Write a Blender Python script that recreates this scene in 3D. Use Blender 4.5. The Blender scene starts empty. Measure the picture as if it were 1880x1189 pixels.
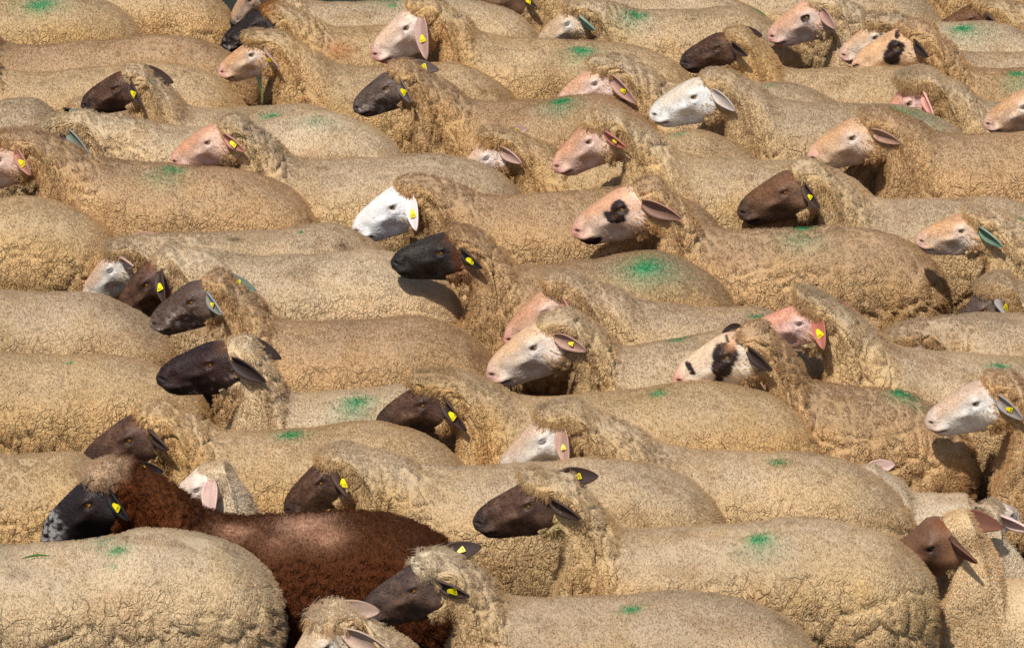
import bpy, math, random
import numpy as np
from mathutils import Vector
from mathutils.bvhtree import BVHTree

# ------------------------------------------------------------------ camera, light, exposure
PW, PH = 1880.0, 1189.0          # size of the photograph in its own pixels
FPX = 8516.0                     # focal length in those pixels (a long lens)
CAM_H = 5.92
PITCH = math.radians(20.5)
scene = bpy.context.scene
COL = scene.collection

cam_d = bpy.data.cameras.new('camera')
cam = bpy.data.objects.new('camera', cam_d)
COL.objects.link(cam)
cam.location = (0, 0, CAM_H)
cam.rotation_euler = (math.pi / 2 - PITCH, 0, 0)
cam_d.sensor_width = 36.0
cam_d.lens = 36.0 * FPX / PW
cam_d.clip_start = 0.5
cam_d.clip_end = 2000.0
scene.camera = cam

SUN_TO = Vector((-0.24, -0.48, 0.84)).normalized()      # direction towards the sun
world = bpy.data.worlds.new('World')
scene.world = world
world.use_nodes = True
wn = world.node_tree
sky = wn.nodes.new('ShaderNodeTexSky')
sky.sky_type = 'NISHITA'
sky.sun_disc = False
sky.sun_elevation = math.asin(SUN_TO.z)
sky.sun_rotation = math.atan2(SUN_TO.x, SUN_TO.y)
bg = wn.nodes['Background']
bg.inputs['Strength'].default_value = 0.105
wn.links.new(sky.outputs['Color'], bg.inputs['Color'])
sun_d = bpy.data.lights.new('sun', 'SUN')
sun_d.energy = 4.3
sun_d.angle = math.radians(0.53)
sun_d.color = (1.0, 0.955, 0.88)
sun = bpy.data.objects.new('sun', sun_d)
COL.objects.link(sun)
sun.rotation_euler = (-SUN_TO).to_track_quat('-Z', 'Y').to_euler()
vs = scene.view_settings
vs.view_transform = 'Standard'
try:
    vs.look = 'None'
except Exception:
    pass
vs.exposure = 0.0
vs.gamma = 1.0
vs.use_curve_mapping = False
scene.cycles.max_bounces = 6
scene.cycles.diffuse_bounces = 3
scene.cycles.transparent_max_bounces = 4

# ------------------------------------------------------------------ small maths
def lin(c):
    c = np.asarray(c, dtype=np.float64) / 255.0
    return np.where(c <= 0.04045, c / 12.92, ((c + 0.055) / 1.055) ** 2.4)

CP, SP = math.cos(PITCH), math.sin(PITCH)
CAM = np.array([0.0, 0.0, CAM_H])
UP_C = np.array([0.0, SP, CP])
FW_C = np.array([0.0, CP, -SP])

def ray(x, y):
    return FW_C + np.array([1.0, 0, 0]) * ((x - PW / 2) / FPX) - UP_C * ((y - PH / 2) / FPX)

def on_height(x, y, z):
    d = ray(x, y)
    return CAM + d * ((z - CAM_H) / d[2])

def on_plane(x, y, p0, nrm):
    d = ray(x, y)
    return CAM + d * (np.dot(p0 - CAM, nrm) / np.dot(d, nrm))

def smooth(a, b, x):
    t = np.clip((x - a) / (b - a), 0, 1)
    return t * t * (3 - 2 * t)

def hash3(ix, iy, iz, seed):
    h = (ix.astype(np.int64) * 374761393 + iy.astype(np.int64) * 668265263 + iz.astype(np.int64) * 2147483647 + seed * 974634541) & 0xFFFFFFFF
    h = ((h ^ (h >> 13)) * 1274126177) & 0xFFFFFFFF
    h = ((h ^ (h >> 16)) * 2246822519) & 0xFFFFFFFF
    return h ^ (h >> 15)

def vnoise(P, scale, seed=0):
    """value noise, 0..1"""
    Q = P / scale
    I = np.floor(Q).astype(np.int64)
    F = Q - I
    F = F * F * (3 - 2 * F)
    out = 0
    for dx in (0, 1):
        for dy in (0, 1):
            for dz in (0, 1):
                w = (F[:, 0] if dx else 1 - F[:, 0]) * (F[:, 1] if dy else 1 - F[:, 1]) * (F[:, 2] if dz else 1 - F[:, 2])
                out = out + w * (hash3(I[:, 0] + dx, I[:, 1] + dy, I[:, 2] + dz, seed) & 0xFFFF) / 65535.0
    return out

def fbm(P, scale, seed=0, n=3):
    o, a, t = 0, 1.0, 0
    for k in range(n):
        o = o + a * vnoise(P, scale / 2 ** k, seed + 31 * k)
        t += a
        a *= 0.55
    return o / t

def worley(P, cell, seed=0):
    """nearest and second nearest feature distance (in cells), nearest feature point"""
    Q = P / cell
    I = np.floor(Q).astype(np.int64)
    n = len(P)
    f1 = np.full(n, 9.0); f2 = np.full(n, 9.0)
    C = np.zeros((n, 3))
    for dx in (-1, 0, 1):
        for dy in (-1, 0, 1):
            for dz in (-1, 0, 1):
                ix, iy, iz = I[:, 0] + dx, I[:, 1] + dy, I[:, 2] + dz
                h = hash3(ix, iy, iz, seed)
                c = np.stack([ix + 0.1 + 0.8 * (h & 1023) / 1023.0, iy + 0.1 + 0.8 * ((h >> 10) & 1023) / 1023.0, iz + 0.1 + 0.8 * ((h >> 20) & 1023) / 1023.0], 1)
                d = np.sqrt(((Q - c) ** 2).sum(1))
                near = d < f1
                f2 = np.where(near, f1, np.minimum(f2, d))
                f1 = np.where(near, d, f1)
                C[near] = c[near]
    return f1, f2, C * cell

def catmull(keys, ts, tq):
    """cubic through key rows at parameters ts (monotone slopes)"""
    keys = np.asarray(keys, float); ts = np.asarray(ts, float)
    h = np.diff(ts)
    d = np.diff(keys, axis=0) / h[:, None]
    m = np.zeros_like(keys)
    m[0], m[-1] = d[0], d[-1]
    for i in range(1, len(keys) - 1):
        m[i] = (d[i - 1] * h[i] + d[i] * h[i - 1]) / (h[i] + h[i - 1])
    k = np.clip(np.searchsorted(ts, tq, side='right') - 1, 0, len(h) - 1)
    t = ((tq - ts[k]) / h[k])[:, None]
    hh = h[k][:, None]
    return ((2 * t**3 - 3 * t**2 + 1) * keys[k] + (t**3 - 2 * t**2 + t) * hh * m[k]
            + (-2 * t**3 + 3 * t**2) * keys[k + 1] + (t**3 - t**2) * hh * m[k + 1])

# ------------------------------------------------------------------ materials
def new_mat(name):
    m = bpy.data.materials.new(name)
    m.use_nodes = True
    nt = m.node_tree
    return m, nt, nt.nodes['Principled BSDF']

def node(nt, kind, **kw):
    n = nt.nodes.new(kind)
    for k, v in kw.items():
        setattr(n, k, v)
    return n

def attr_color(nt):
    a = node(nt, 'ShaderNodeAttribute', attribute_name='col')
    return a.outputs['Color']

def mat_fleece(name='fleece_wool', cracked=1.0):
    m, nt, b = new_mat(name)
    L = nt.links.new
    def mathn(op, x=None, y=None, z=None):
        n = node(nt, 'ShaderNodeMath', operation=op)
        for k, q in enumerate((x, y, z)):
            if q is None:
                continue
            if isinstance(q, (int, float)):
                n.inputs[k].default_value = q
            else:
                L(q, n.inputs[k])
        return n.outputs[0]
    def rng(src, a0, a1, b0=0.0, b1=1.0):
        n = node(nt, 'ShaderNodeMapRange', interpolation_type='SMOOTHSTEP')
        n.inputs['From Min'].default_value = a0; n.inputs['From Max'].default_value = a1
        n.inputs['To Min'].default_value = b0; n.inputs['To Max'].default_value = b1
        L(src, n.inputs['Value'])
        return n.outputs['Result']
    col = attr_color(nt)
    tc = node(nt, 'ShaderNodeTexCoord').outputs['Object']
    def noise(scale, detail=3, vec=tc):
        n = node(nt, 'ShaderNodeTexNoise'); n.inputs['Scale'].default_value = scale; n.inputs['Detail'].default_value = detail
        L(vec, n.inputs['Vector'])
        return n
    warp = node(nt, 'ShaderNodeMixRGB', blend_type='LINEAR_LIGHT'); warp.inputs[0].default_value = 0.016
    mp = node(nt, 'ShaderNodeMapping'); mp.inputs['Scale'].default_value = (1.1, 1.0, 0.68)
    L(tc, mp.inputs['Vector']); L(mp.outputs[0], warp.inputs[1]); L(noise(26, 3).outputs['Color'], warp.inputs[2])
    def vor(scale, feature='DISTANCE_TO_EDGE'):
        v = node(nt, 'ShaderNodeTexVoronoi', feature=feature); v.inputs['Scale'].default_value = scale
        L(warp.outputs[0], v.inputs['Vector'])
        return v.outputs['Distance']
    geo = node(nt, 'ShaderNodeNewGeometry')
    sep = node(nt, 'ShaderNodeSeparateXYZ'); L(geo.outputs['Normal'], sep.inputs[0])
    flank = rng(sep.outputs['Z'], 0.92, 0.35)
    patch = rng(noise(8, 3).outputs['Fac'], 0.43, 0.70)
    big = mathn('MULTIPLY', mathn('SUBTRACT', 1.0, rng(vor(17), 0.0, 0.045)), rng(noise(5, 2).outputs['Fac'], 0.45, 0.60))
    crack = mathn('MULTIPLY', mathn('MAXIMUM', big, mathn('MULTIPLY', mathn('SUBTRACT', 1.0, rng(vor(36), 0.0, 0.085)), patch)), flank)
    curl = mathn('MULTIPLY', rng(vor(78), 0.0, 0.30), mathn('MULTIPLY_ADD', flank, 0.7, 0.3))
    grain = noise(330, 3).outputs['Fac']
    h = mathn('MULTIPLY_ADD', crack, -1.28 * cracked, mathn('MULTIPLY_ADD', curl, 0.40, mathn('MULTIPLY', grain, 0.42)))
    # dirty tips: dark specks on the upper side
    sp = mathn('MULTIPLY', rng(noise(200, 2).outputs['Fac'], 0.60, 0.70), mathn('MULTIPLY', rng(noise(9, 2).outputs['Fac'], 0.42, 0.66), 0.55))
    mx = node(nt, 'ShaderNodeMix', data_type='RGBA', blend_type='MULTIPLY')
    mx.inputs['B'].default_value = (0.36, 0.29, 0.24, 1)
    L(sp, mx.inputs['Factor']); L(col, mx.inputs['A'])
    L(mx.outputs['Result'], b.inputs['Base Color'])
    b.inputs['Roughness'].default_value = 1.0
    b.inputs['Specular IOR Level'].default_value = 0.03
    bp = node(nt, 'ShaderNodeBump'); bp.inputs['Strength'].default_value = 0.85; bp.inputs['Distance'].default_value = 0.0075
    L(h, bp.inputs['Height'])
    L(bp.outputs['Normal'], b.inputs['Normal'])
    return m

def mat_strands():
    m, nt, b = new_mat('wool_strands')
    nt.nodes.remove(b)
    out = nt.nodes['Material Output']
    col = attr_color(nt)
    d = node(nt, 'ShaderNodeBsdfDiffuse'); d.inputs['Roughness'].default_value = 1.0
    t = node(nt, 'ShaderNodeBsdfTranslucent')
    mx = node(nt, 'ShaderNodeMixShader'); mx.inputs[0].default_value = 0.42
    nt.links.new(col, d.inputs['Color']); nt.links.new(col, t.inputs['Color'])
    nt.links.new(d.outputs[0], mx.inputs[1]); nt.links.new(t.outputs[0], mx.inputs[2])
    nt.links.new(mx.outputs[0], out.inputs['Surface'])
    return m

def mat_skin(name, rough, bump_scale, bump):
    m, nt, b = new_mat(name)
    col = attr_color(nt)
    tc = node(nt, 'ShaderNodeTexCoord')
    n1 = node(nt, 'ShaderNodeTexNoise'); n1.inputs['Scale'].default_value = bump_scale; n1.inputs['Detail'].default_value = 5
    nt.links.new(tc.outputs['Object'], n1.inputs['Vector'])
    rmp = node(nt, 'ShaderNodeValToRGB')
    rmp.color_ramp.elements[0].position = 0.25; rmp.color_ramp.elements[0].color = (0.72, 0.68, 0.66, 1)
    rmp.color_ramp.elements[1].position = 0.7; rmp.color_ramp.elements[1].color = (1.06, 1.05, 1.04, 1)
    nt.links.new(n1.outputs['Fac'], rmp.inputs['Fac'])
    mx = node(nt, 'ShaderNodeMix', data_type='RGBA', blend_type='MULTIPLY'); mx.inputs['Factor'].default_value = 0.8
    nt.links.new(col, mx.inputs['A']); nt.links.new(rmp.outputs['Color'], mx.inputs['B'])
    nt.links.new(mx.outputs['Result'], b.inputs['Base Color'])
    b.inputs['Roughness'].default_value = rough
    b.inputs['Specular IOR Level'].default_value = 0.3
    bp = node(nt, 'ShaderNodeBump'); bp.inputs['Strength'].default_value = bump; bp.inputs['Distance'].default_value = 0.004
    nt.links.new(n1.outputs['Fac'], bp.inputs['Height'])
    nt.links.new(bp.outputs['Normal'], b.inputs['Normal'])
    return m

def mat_plain(name, rgb, rough, spec=0.5, noise=0.0):
    m, nt, b = new_mat(name)
    b.inputs['Roughness'].default_value = rough
    b.inputs['Specular IOR Level'].default_value = spec
    c = lin(rgb)
    n1 = node(nt, 'ShaderNodeTexNoise'); n1.inputs['Scale'].default_value = 60
    mx = node(nt, 'ShaderNodeMix', data_type='RGBA')
    mx.inputs['A'].default_value = (*(c * (1 - noise)), 1); mx.inputs['B'].default_value = (*np.minimum(c * (1 + noise), 1), 1)
    nt.links.new(n1.outputs['Fac'], mx.inputs['Factor'])
    nt.links.new(mx.outputs['Result'], b.inputs['Base Color'])
    return m

def mat_ground():
    m, nt, b = new_mat('trodden_grass')
    tc = node(nt, 'ShaderNodeTexCoord')
    n1 = node(nt, 'ShaderNodeTexNoise'); n1.inputs['Scale'].default_value = 3.0; n1.inputs['Detail'].default_value = 8
    nt.links.new(tc.outputs['Object'], n1.inputs['Vector'])
    rmp = node(nt, 'ShaderNodeValToRGB')
    rmp.color_ramp.elements[0].position = 0.4; rmp.color_ramp.elements[0].color = (0.020, 0.022, 0.009, 1)
    rmp.color_ramp.elements[1].position = 0.62; rmp.color_ramp.elements[1].color = (0.030, 0.024, 0.016, 1)
    nt.links.new(n1.outputs['Fac'], rmp.inputs['Fac'])
    nt.links.new(rmp.outputs['Color'], b.inputs['Base Color'])
    b.inputs['Roughness'].default_value = 1.0
    n2 = node(nt, 'ShaderNodeTexNoise'); n2.inputs['Scale'].default_value = 90
    nt.links.new(tc.outputs['Object'], n2.inputs['Vector'])
    bp = node(nt, 'ShaderNodeBump'); bp.inputs['Distance'].default_value = 0.03
    nt.links.new(n2.outputs['Fac'], bp.inputs['Height']); nt.links.new(bp.outputs['Normal'], b.inputs['Normal'])
    return m

M_FLEECE = mat_fleece()
M_LAMB = mat_fleece('lamb_wool', 0.0)
M_WOOL = mat_strands()
M_SKIN = mat_skin('short_face_hair', 0.5, 170, 0.5)
M_EAR = mat_skin('ear_skin', 0.6, 180, 0.2)
M_EYE = mat_skin('eye_ball', 0.08, 40, 0.0)
M_TAG = mat_plain('yellow_tag_plastic', (238, 220, 20), 0.4, 0.4, 0.06)
M_INK = mat_plain('tag_print', (60, 52, 8), 0.6, 0.3, 0.05)
M_GROUND = mat_ground()
M_GRASS = mat_plain('grass_green', (70, 110, 40), 0.7, 0.2, 0.3)
M_STRAW = mat_plain('straw', (214, 200, 170), 0.7, 0.2, 0.1)

# ------------------------------------------------------------------ mesh helpers
def mesh_obj(name, verts, faces, mat, colors=None, parent=None, smooth_shade=True, mat_idx=None):
    me = bpy.data.meshes.new(name)
    me.from_pydata([tuple(v) for v in verts] if not isinstance(verts, list) else verts, [], faces)
    for mm in (mat if isinstance(mat, (list, tuple)) else [mat]):
        me.materials.append(mm)
    if smooth_shade:
        me.polygons.foreach_set('use_smooth', np.ones(len(me.polygons), dtype=bool))
    if mat_idx is not None:
        me.polygons.foreach_set('material_index', np.asarray(mat_idx, dtype=np.int32))
    if colors is not None:
        a = me.color_attributes.new('col', 'FLOAT_COLOR', 'POINT')
        c = np.ones((len(me.vertices), 4), dtype=np.float32)
        c[:, :3] = colors
        a.data.foreach_set('color', c.ravel())
    me.update()
    o = bpy.data.objects.new(name, me)
    COL.objects.link(o)
    if parent is not None:
        o.parent = parent
    return o

def tube_faces(nr, nt, off=0):
    i = np.arange(nr - 1)[:, None] * nt
    j = np.arange(nt)[None, :]
    j2 = (j + 1) % nt
    f = np.stack([(i + j), (i + j2), (i + nt + j2), (i + nt + j)], -1).reshape(-1, 4) + off
    return f

# ------------------------------------------------------------------ ground
def build_ground():
    n = 400.0
    v = [(-n, -n, 0), (n, -n, 0), (n, n, 0), (-n, n, 0)]
    g = mesh_obj('ground', v, [(0, 1, 2, 3)], M_GROUND)
    g['kind'] = 'structure'
    g['label'] = 'trodden grassy pasture under the flock'
build_ground()

# ------------------------------------------------------------------ the flock, read off the photograph
# key: muzzle, poll, withers, hip (photo pixels on the animal's own middle plane), rump x, face kind, options, label
GREEN = lin((22, 140, 84))
F = []
def ew(key, M, P, W, H, R, face, label, **o):
    F.append(dict(key=key, M=M, P=P, W=W, H=H, R=R, face=face, label=label, **o))
G1 = 'ewes packed flank to flank in the flock'
# --- back of the flock first
ew('top_far', (1560,-130), (1640,-180), (1745,-95), (2000,-90), 2120, 'pink', 'sheep at the very top, only a strip of curly wool behind the smooth brown face', tint='gold')
ew('top_mid', (1180,-50), (1260,-100), (1360,-42), (1620,-38), 1738, 'pink', 'top edge sheep showing only a rounded grey rump behind the tan face with smudged eye', tint='grey')
ew('top_two', (-110,20), (-10,-50), (70,-32), (330,-38), 436, 'pink', 'sheep at the top edge with a coarse curly rump ending beside the mottled dark muzzle', tint='gold')
ew('top_dark', (856,2), (975,-22), (1070,-12), (1310,-8), 1446, 'brown', 'brown faced sheep cut by the top edge, only jaw and yellow tag in view', e1=(985,6), tag1=1, green=[(1400,7,16,.9)])
ew('top_specks', (424,48), (482,-38), (570,0), (870,2), 1003, 'specknose', 'top edge sheep with mottled dark and white muzzle pointing down beside a curly rump', green=[(720,12,8,.8),(722,3,40,.25)])
ew('top_one', (-330,35), (-220,-45), (-90,-8), (165,-8), 270, 'pink', 'top corner sheep with a big green paint mark above its grey tipped rump', green=[(75,9,20,1.0),(75,4,45,.35)], tint='gold')
ew('top_brownface', (1713,62), (1818,12), (1925,25), (2180,30), 2290, 'brown', 'smooth brown faced sheep behind a pale green marked back in the top corner', e1=(1832,42), tint='gold', cap=.4)
ew('blaze', (985,80), (1072,14), (1165,18), (1400,18), 1480, 'cream', 'drowsy sheep with a pale eye ring, dull brown nose and a tattered greenish grey ear', e1=(1092,48), e2=(1128,2), tag2=1, cap=.5, green=[(1168,29,18,.8),(1160,38,35,.25)], eye='shut', earc='green')
ew('darkring', (1408,66), (1515,2), (1610,40), (1800,47), 1965, 'pink', 'tan and pink faced sheep with a dark smudge round its eye, muzzle fully visible', e1=(1533,46), spots=[(.36,0,.07,.06,'dark')], green=[(1768,53,17,1.0),(1775,60,40,.25)], tint='pale')
ew('black_top', (405,80), (503,22), (608,50), (830,48), 935, 'blackspeck', 'black faced sheep with white flecks on the cheek and a ginger tuft over its brow', e1=(516,62), tag1=1, cap=.15, smear=[(622,92,26,.6,(176,112,60))], tuft='ginger', tint='gold')
ew('long_left', (-170,130), (-80,50), (10,82), (260,72), 474, 'pink', 'sheep with even brownish back running from picture edge to the woolly capped small face', tint='brown')
ew('bigpink', (680,100), (783,12), (880,60), (1150,86), 1290, 'pinkpale', 'big pale pink faced sheep with one long hanging ear and a yellow tag, upper middle', e1=(784,98), tag1=1, cap=.25, green=[(1068,93,17,1.0),(1070,100,32,.3)], tint='gold')
ew('behind_patch', (1540,100), (1640,42), (1745,92), (1960,98), 2120, 'tanpale', 'tan faced sheep looking out directly behind the sheep with a brown eye patch', e1=(1690,70), cap=.8, tint='grey')
ew('whitecap', (402,130), (497,74), (620,120), (850,122), 966, 'tan', 'small tan faced sheep with white eye ring, thick wool cap and black gap under chin', e1=(514,116), tag1=1, cap=.7, tint='gold')
ew('eyepatch', (1563,118), (1687,58), (1785,126), (2000,128), 2150, 'patch', 'cream faced sheep with a large dark brown patch round its eye and a dark lip', e1=(1702,98), cap=.3, earc='dark', green=[(1867,136,14,1.0),(1867,155,28,.35)], tint='brown')
ew('brown_top', (1258,108), (1352,65), (1440,125), (1640,128), 1790, 'dkbrown', 'dark brown faced sheep with pricked far ear between two pale pink noses, near the top', e1=(1371,95), e2=(1395,55), cap=.1, tint='gold')
ew('row_three', (-190,180), (-90,95), (15,133), (310,121), 460, 'pink', 'sheep whose long smooth rump rises behind the dark brown head with two ears', tint='gold')
ew('sleepy_pink', (1020,188), (1130,122), (1225,152), (1480,158), 1592, 'pink', 'pink faced sheep with drooping eyelid and drooping ear, chin hidden behind a green marked back', e1=(1168,178), tag1=.5, cap=.6, eye='half', green=[(1412,158,9,.5)])
ew('curly_pink', (1608,240), (1700,150), (1810,187), (2050,188), 2170, 'rosy', 'rosy pink faced sheep with ragged curly wool over its brow and a flat pink ear', e1=(1712,206), cap=.5, puff=.02, shag=.35, earc='pink')
ew('grey_dark', (651,194), (742,132), (870,188), (1130,180), 1238, 'greydark', 'grizzled grey and dark faced sheep with yellow tags in both of its ears', e1=(757,180), e2=(804,114), tag1=1, tag2=1, cap=.2, green=[(1030,187,18,1.0),(1030,198,34,.35)], tint='brown')
ew('hidden_brown', (75,270), (160,196), (260,232), (480,225), 580, 'dkbrown', 'mostly hidden sheep with only a dark brown ear beneath the dark faced sheep chin', s=.88, zb=.60, e1=(118,190), e2=(185,175))
ew('white_long', (1191,208), (1317,148), (1425,182), (1680,200), 1806, 'white', 'long white faced sheep with grey mouth and silvery ear, upper half of the flock', e1=(1350,194), e2=(1340,142), cap=.15, green=[(1640,207,26,.9),(1690,214,40,.25)], tint='grey')
ew('dark_left', (153,188), (250,136), (345,198), (560,196), 700, 'dkbrown', 'glossy dark brown faced sheep, yellow tag in drooping near ear and far ear raised', e1=(262,184), e2=(332,138), tag1=1, cap=.15, green=[(497,214,15,.8)])
ew('edge_tan', (1804,226), (1915,168), (2020,205), (2250,205), 2370, 'tan', 'tan and white muzzled sheep entering at the picture edge, half its face cut off', e1=(1955,200), cap=.2, eye='half')
ew('edge_wool', (-330,260), (-230,180), (-110,192), (60,186), 168, 'pink', 'edge sheep showing only a curly grey rump above the ginger eyed sheep', tint='grey')
ew('greyear', (55,305), (133,222), (330,238), (600,212), 752, 'greydark', 'sheep with hidden face, its limp grey ear marked with green behind a curly neck', e1=(172,282), cap=.9, green=[(580,222,28,.3)], earc='greygreen', tint='pale')
ew('blaze_tan', (1481,288), (1607,220), (1725,247), (1980,250), 2100, 'tan', 'large tan faced sheep with white cheek and dark tear mark, ear stretched back', e1=(1652,252), cap=.15, tint='brown')
ew('curlhead', (838,328), (925,256), (1045,290), (1300,245), 1426, 'pinkpale', 'curly headed sheep with closed white eyelid and a small far ear with yellow tag', e1=(958,290), e2=(963,227), tag2=.6, cap=.5, puff=.02, shag=.15, eye='shut', green=[(1246,247,14,.4)], tint='gold')
ew('salmon', (312,295), (422,230), (535,290), (850,292), 982, 'ginger', 'ginger and pink faced sheep with its large tagged ear laid back over the cheek', e1=(452,268), tag1=1, cap=.05, tint='grey')
ew('redear', (1013,305), (1118,222), (1250,282), (1470,305), 1632, 'ginger', 'ginger and pink faced sheep with reddish ear catching the light, chin raised', e1=(1150,262), e2=(1163,214), tag1=.4, cap=.5, earc='red')
ew('gingereye', (-72,335), (42,255), (178,288), (460,318), 588, 'ginger', 'sheep entering at the edge with ginger eye, yellow tag and wide neck wool cracks', e1=(60,312), tag1=1, cap=.5, green=[(316,312,18,.8),(300,325,35,.3)], tint='brown', crack=1)
ew('whiteface', (644,422), (765,342), (885,360), (1200,352), 1347, 'purewhite', 'chalk white faced sheep with a white hanging ear and yellow tag', e1=(765,414), e2=(775,335), tag1=1, cap=.3, tint='brown', crack=1)
ew('brown_mid', (1352,388), (1484,318), (1600,366), (1830,372), 2000, 'brown', 'brown faced sheep with darker muzzle and shaded ear, below the large tan face', e1=(1504,373), tag1=.5, cap=.15)
ew('left_big', (-420,430), (-310,345), (-190,374), (90,372), 224, 'pink', 'sheep with broad cracked rump filling the edge above the drowsy white and tan face', tint='gold', crack=1)
ew('spotted_mid', (1047,422), (1188,348), (1290,418), (1560,425), 1754, 'spotmid', 'white and ginger faced sheep with black eye patch and black lower lip', e1=(1250,387), e2=(1233,347), tag2=.4, cap=.05, green=[(1476,420,18,1.0),(1470,440,40,.3)], crack=2, tint='brown')
ew('drowsy_left', (150,545), (236,455), (390,432), (620,418), 748, 'whitetan', 'drowsy white and tan faced sheep with closed eye, partly behind a dark brown face', e2=(284,422), cap=.5, eye='shut', smear=[(430,441,9,.9,(112,92,72)),(628,452,12,.8,(120,98,76))], green=[(553,427,6,.7)])
ew('edge_green_ear', (1683,438), (1806,402), (1915,420), (2150,420), 2260, 'tan', 'tan and brown faced sheep with green paint on its ear and pale closed lips', e1=(1838,442), cap=.4, earc='green', green=[(1872,384,12,.6)])
ew('dkbrown_left', (210,580), (303,476), (430,470), (690,468), 850, 'dkbrown', 'dark brown faced sheep with amber eye between the drowsy white face and the speckled face', e1=(305,547), tag1=1, cap=0, neckpale=1, tint='pale')
ew('black_mid', (717,478), (858,440), (955,490), (1230,470), 1360, 'black', 'black faced sheep with rusty cheek in the middle of the flock, big green mark behind', e1=(886,482), tag1=1, cap=.25, cheek='rust', green=[(1185,490,24,1.0),(1190,492,62,.45)], tint='brown', neckcrack=1)
ew('left_five', (-330,620), (-230,520), (-90,530), (130,548), 320, 'pink', 'sheep with a pale grey fleece at the edge, its rump tapering under the speckled face', tint='grey')
ew('edge_grey', (1745,625), (1836,525), (1965,570), (2180,575), 2300, 'greydark', 'grey eyed sheep at the picture edge with a bent yellow tag in its curled ear', e1=(1847,573), tag1=1, cap=.35, earc='grey')
ew('woolcap', (924,622), (1043,528), (1175,555), (1400,573), 1535, 'ginger', 'ginger faced sheep peeping from a thick curly cap behind the white and tan profile', e1=(1056,581), tag1=1, cap=.28, puff=.03, green=[(1390,583,12,1.0)], shag=.15, tint='grey')
ew('nohead', (1585,705), (1692,612), (1790,580), (2050,580), 2170, 'pink', 'sheep with lowered hidden head, only curly grey wool and a bit of pink ear showing', e1=(1662,640), cap=.8, shag=.5, tint='grey')
ew('speckled', (274,592), (393,518), (510,588), (800,590), 932, 'speckle', 'dark faced sheep speckled white on nose and jaw, grey far ear with yellow tag', e1=(411,566), e2=(494,518), tag1=.4, tag2=1, cap=0, earc='greygreen', tint='brown')
ew('profile', (884,690), (1028,592), (1140,640), (1350,605), 1545, 'tanpale', 'white and tan faced sheep in clear profile with pale pink nose, mid flock', e1=(1077,631), e2=(1040,578), tag1=.4, tag2=.5, cap=.3, thick=.004, green=[(1243,625,14,.9)], zb=.70)
ew('pinkcap', (1403,598), (1512,572), (1650,642), (1930,668), 2080, 'rosy', 'pink faced sheep with a round wool cap and tagged ears, nose against a green dab', e1=(1510,630), e2=(1617,568), tag1=1, tag2=1, cap=.6, puff=.03, eye='half', earc='red', green=[(1835,673,14,.9),(1835,682,24,.3)])
ew('left_six', (-320,740), (-220,632), (-60,648), (215,664), 392, 'pink', 'edge sheep with long speckled tan back, its rump under the glossy dark chin', tint='gold', green=[(128,667,6,.7)])
ew('spotted_right', (1234,695), (1383,615), (1490,702), (1690,722), 1788, 'spotright', 'spotted sheep with a brown eye patch and a black double spot on its white nose', e1=(1416,668), e2=(1352,606), cap=.1, green=[(1655,722,18,1.0),(1665,730,34,.3)], tint='brown', earc='dark', crack=2)
ew('glossy', (286,690), (440,638), (530,725), (760,716), 925, 'glossy', 'glossy dark faced sheep with both ears standing out, above a curly neck', e1=(490,686), e2=(518,642), cap=0, chest=.21, earc='dark', green=[(655,738,24,.7),(650,755,40,.35)], tint='pale')
ew('brown_centre', (687,778), (822,706), (950,732), (1300,712), 1514, 'dkbrown', 'dark brown faced sheep with wool down to its eyes and folded tag in drooping ear', e1=(857,776), tag1=1, cap=.8, green=[(1208,722,14,.7)], tint='gold')
ew('edge_white', (1697,772), (1838,705), (1950,765), (2200,775), 2310, 'whitetan', 'grey white faced sheep at the picture edge with smiling mouth and grey ear', e1=(1876,757), tag1=.6, cap=.15, earc='grey', tint='brown', neckcrack=1)
ew('brown_left', (147,850), (288,764), (400,795), (720,788), 880, 'dkbrown', 'dark brown faced sheep with rusty brow, nose behind a pale back', e1=(314,812), cap=.2, green=[(535,798,22,.8)], tint='gold')
ew('white_ear', (1495,945), (1592,872), (1680,905), (1800,910), 1850, 'lambwhite', 'white lamb hidden behind a rump, only its upright pinkish ear in view', lamb=1, s=.62, e1=(1545,888), e2=(1638,842), zb=.56)
ew('hangear', (916,862), (1040,760), (1220,822), (1510,846), 1686, 'whitetan', 'drowsy tan and white faced sheep with a broad hanging ear and tiny tag', e1=(1042,845), e2=(1153,762), tag1=.4, cap=.5, eye='shut', green=[(1430,849,16,.5)])
ew('left_seven', (-330,930), (-230,830), (-60,838), (130,842), 272, 'pink', 'edge sheep with deeply cracked flank just behind the black nose of the brown ewe', tint='gold', crack=2)
ew('brown_low', (525,930), (626,842), (790,860), (1150,852), 1344, 'dkbrown', 'dark brown faced sheep with russet brow and round yellow tag above the brown ewe', e1=(638,897), tag1=1, cap=.35, cheekwool=1)
ew('lamb_face', (300,930), (398,864), (470,945), (600,955), 690, 'lambwhite', 'cream lamb with pink ears looking over the neck of the brown ewe', lamb=1, s=.66, zb=.54, e1=(388,945), e2=(424,908), eye='shut')
ew('brown_ewe', (73,985), (214,872), (375,944), (680,952), 878, 'blackgrizzle', 'brown ewe with a curly russet fleece, black face, grizzled nose and blond tuft', e1=(240,940), e2=(300,848), tag1=1, tag2=1, cap=.45, tuft='blond', tint='ewe', earc='black', smear=[(430,975,30,.95,(176,132,104)),(505,1000,26,.6,(150,108,84)),(560,962,44,1.0,(190,148,120)),(600,985,34,.8,(176,132,104))])
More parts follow.
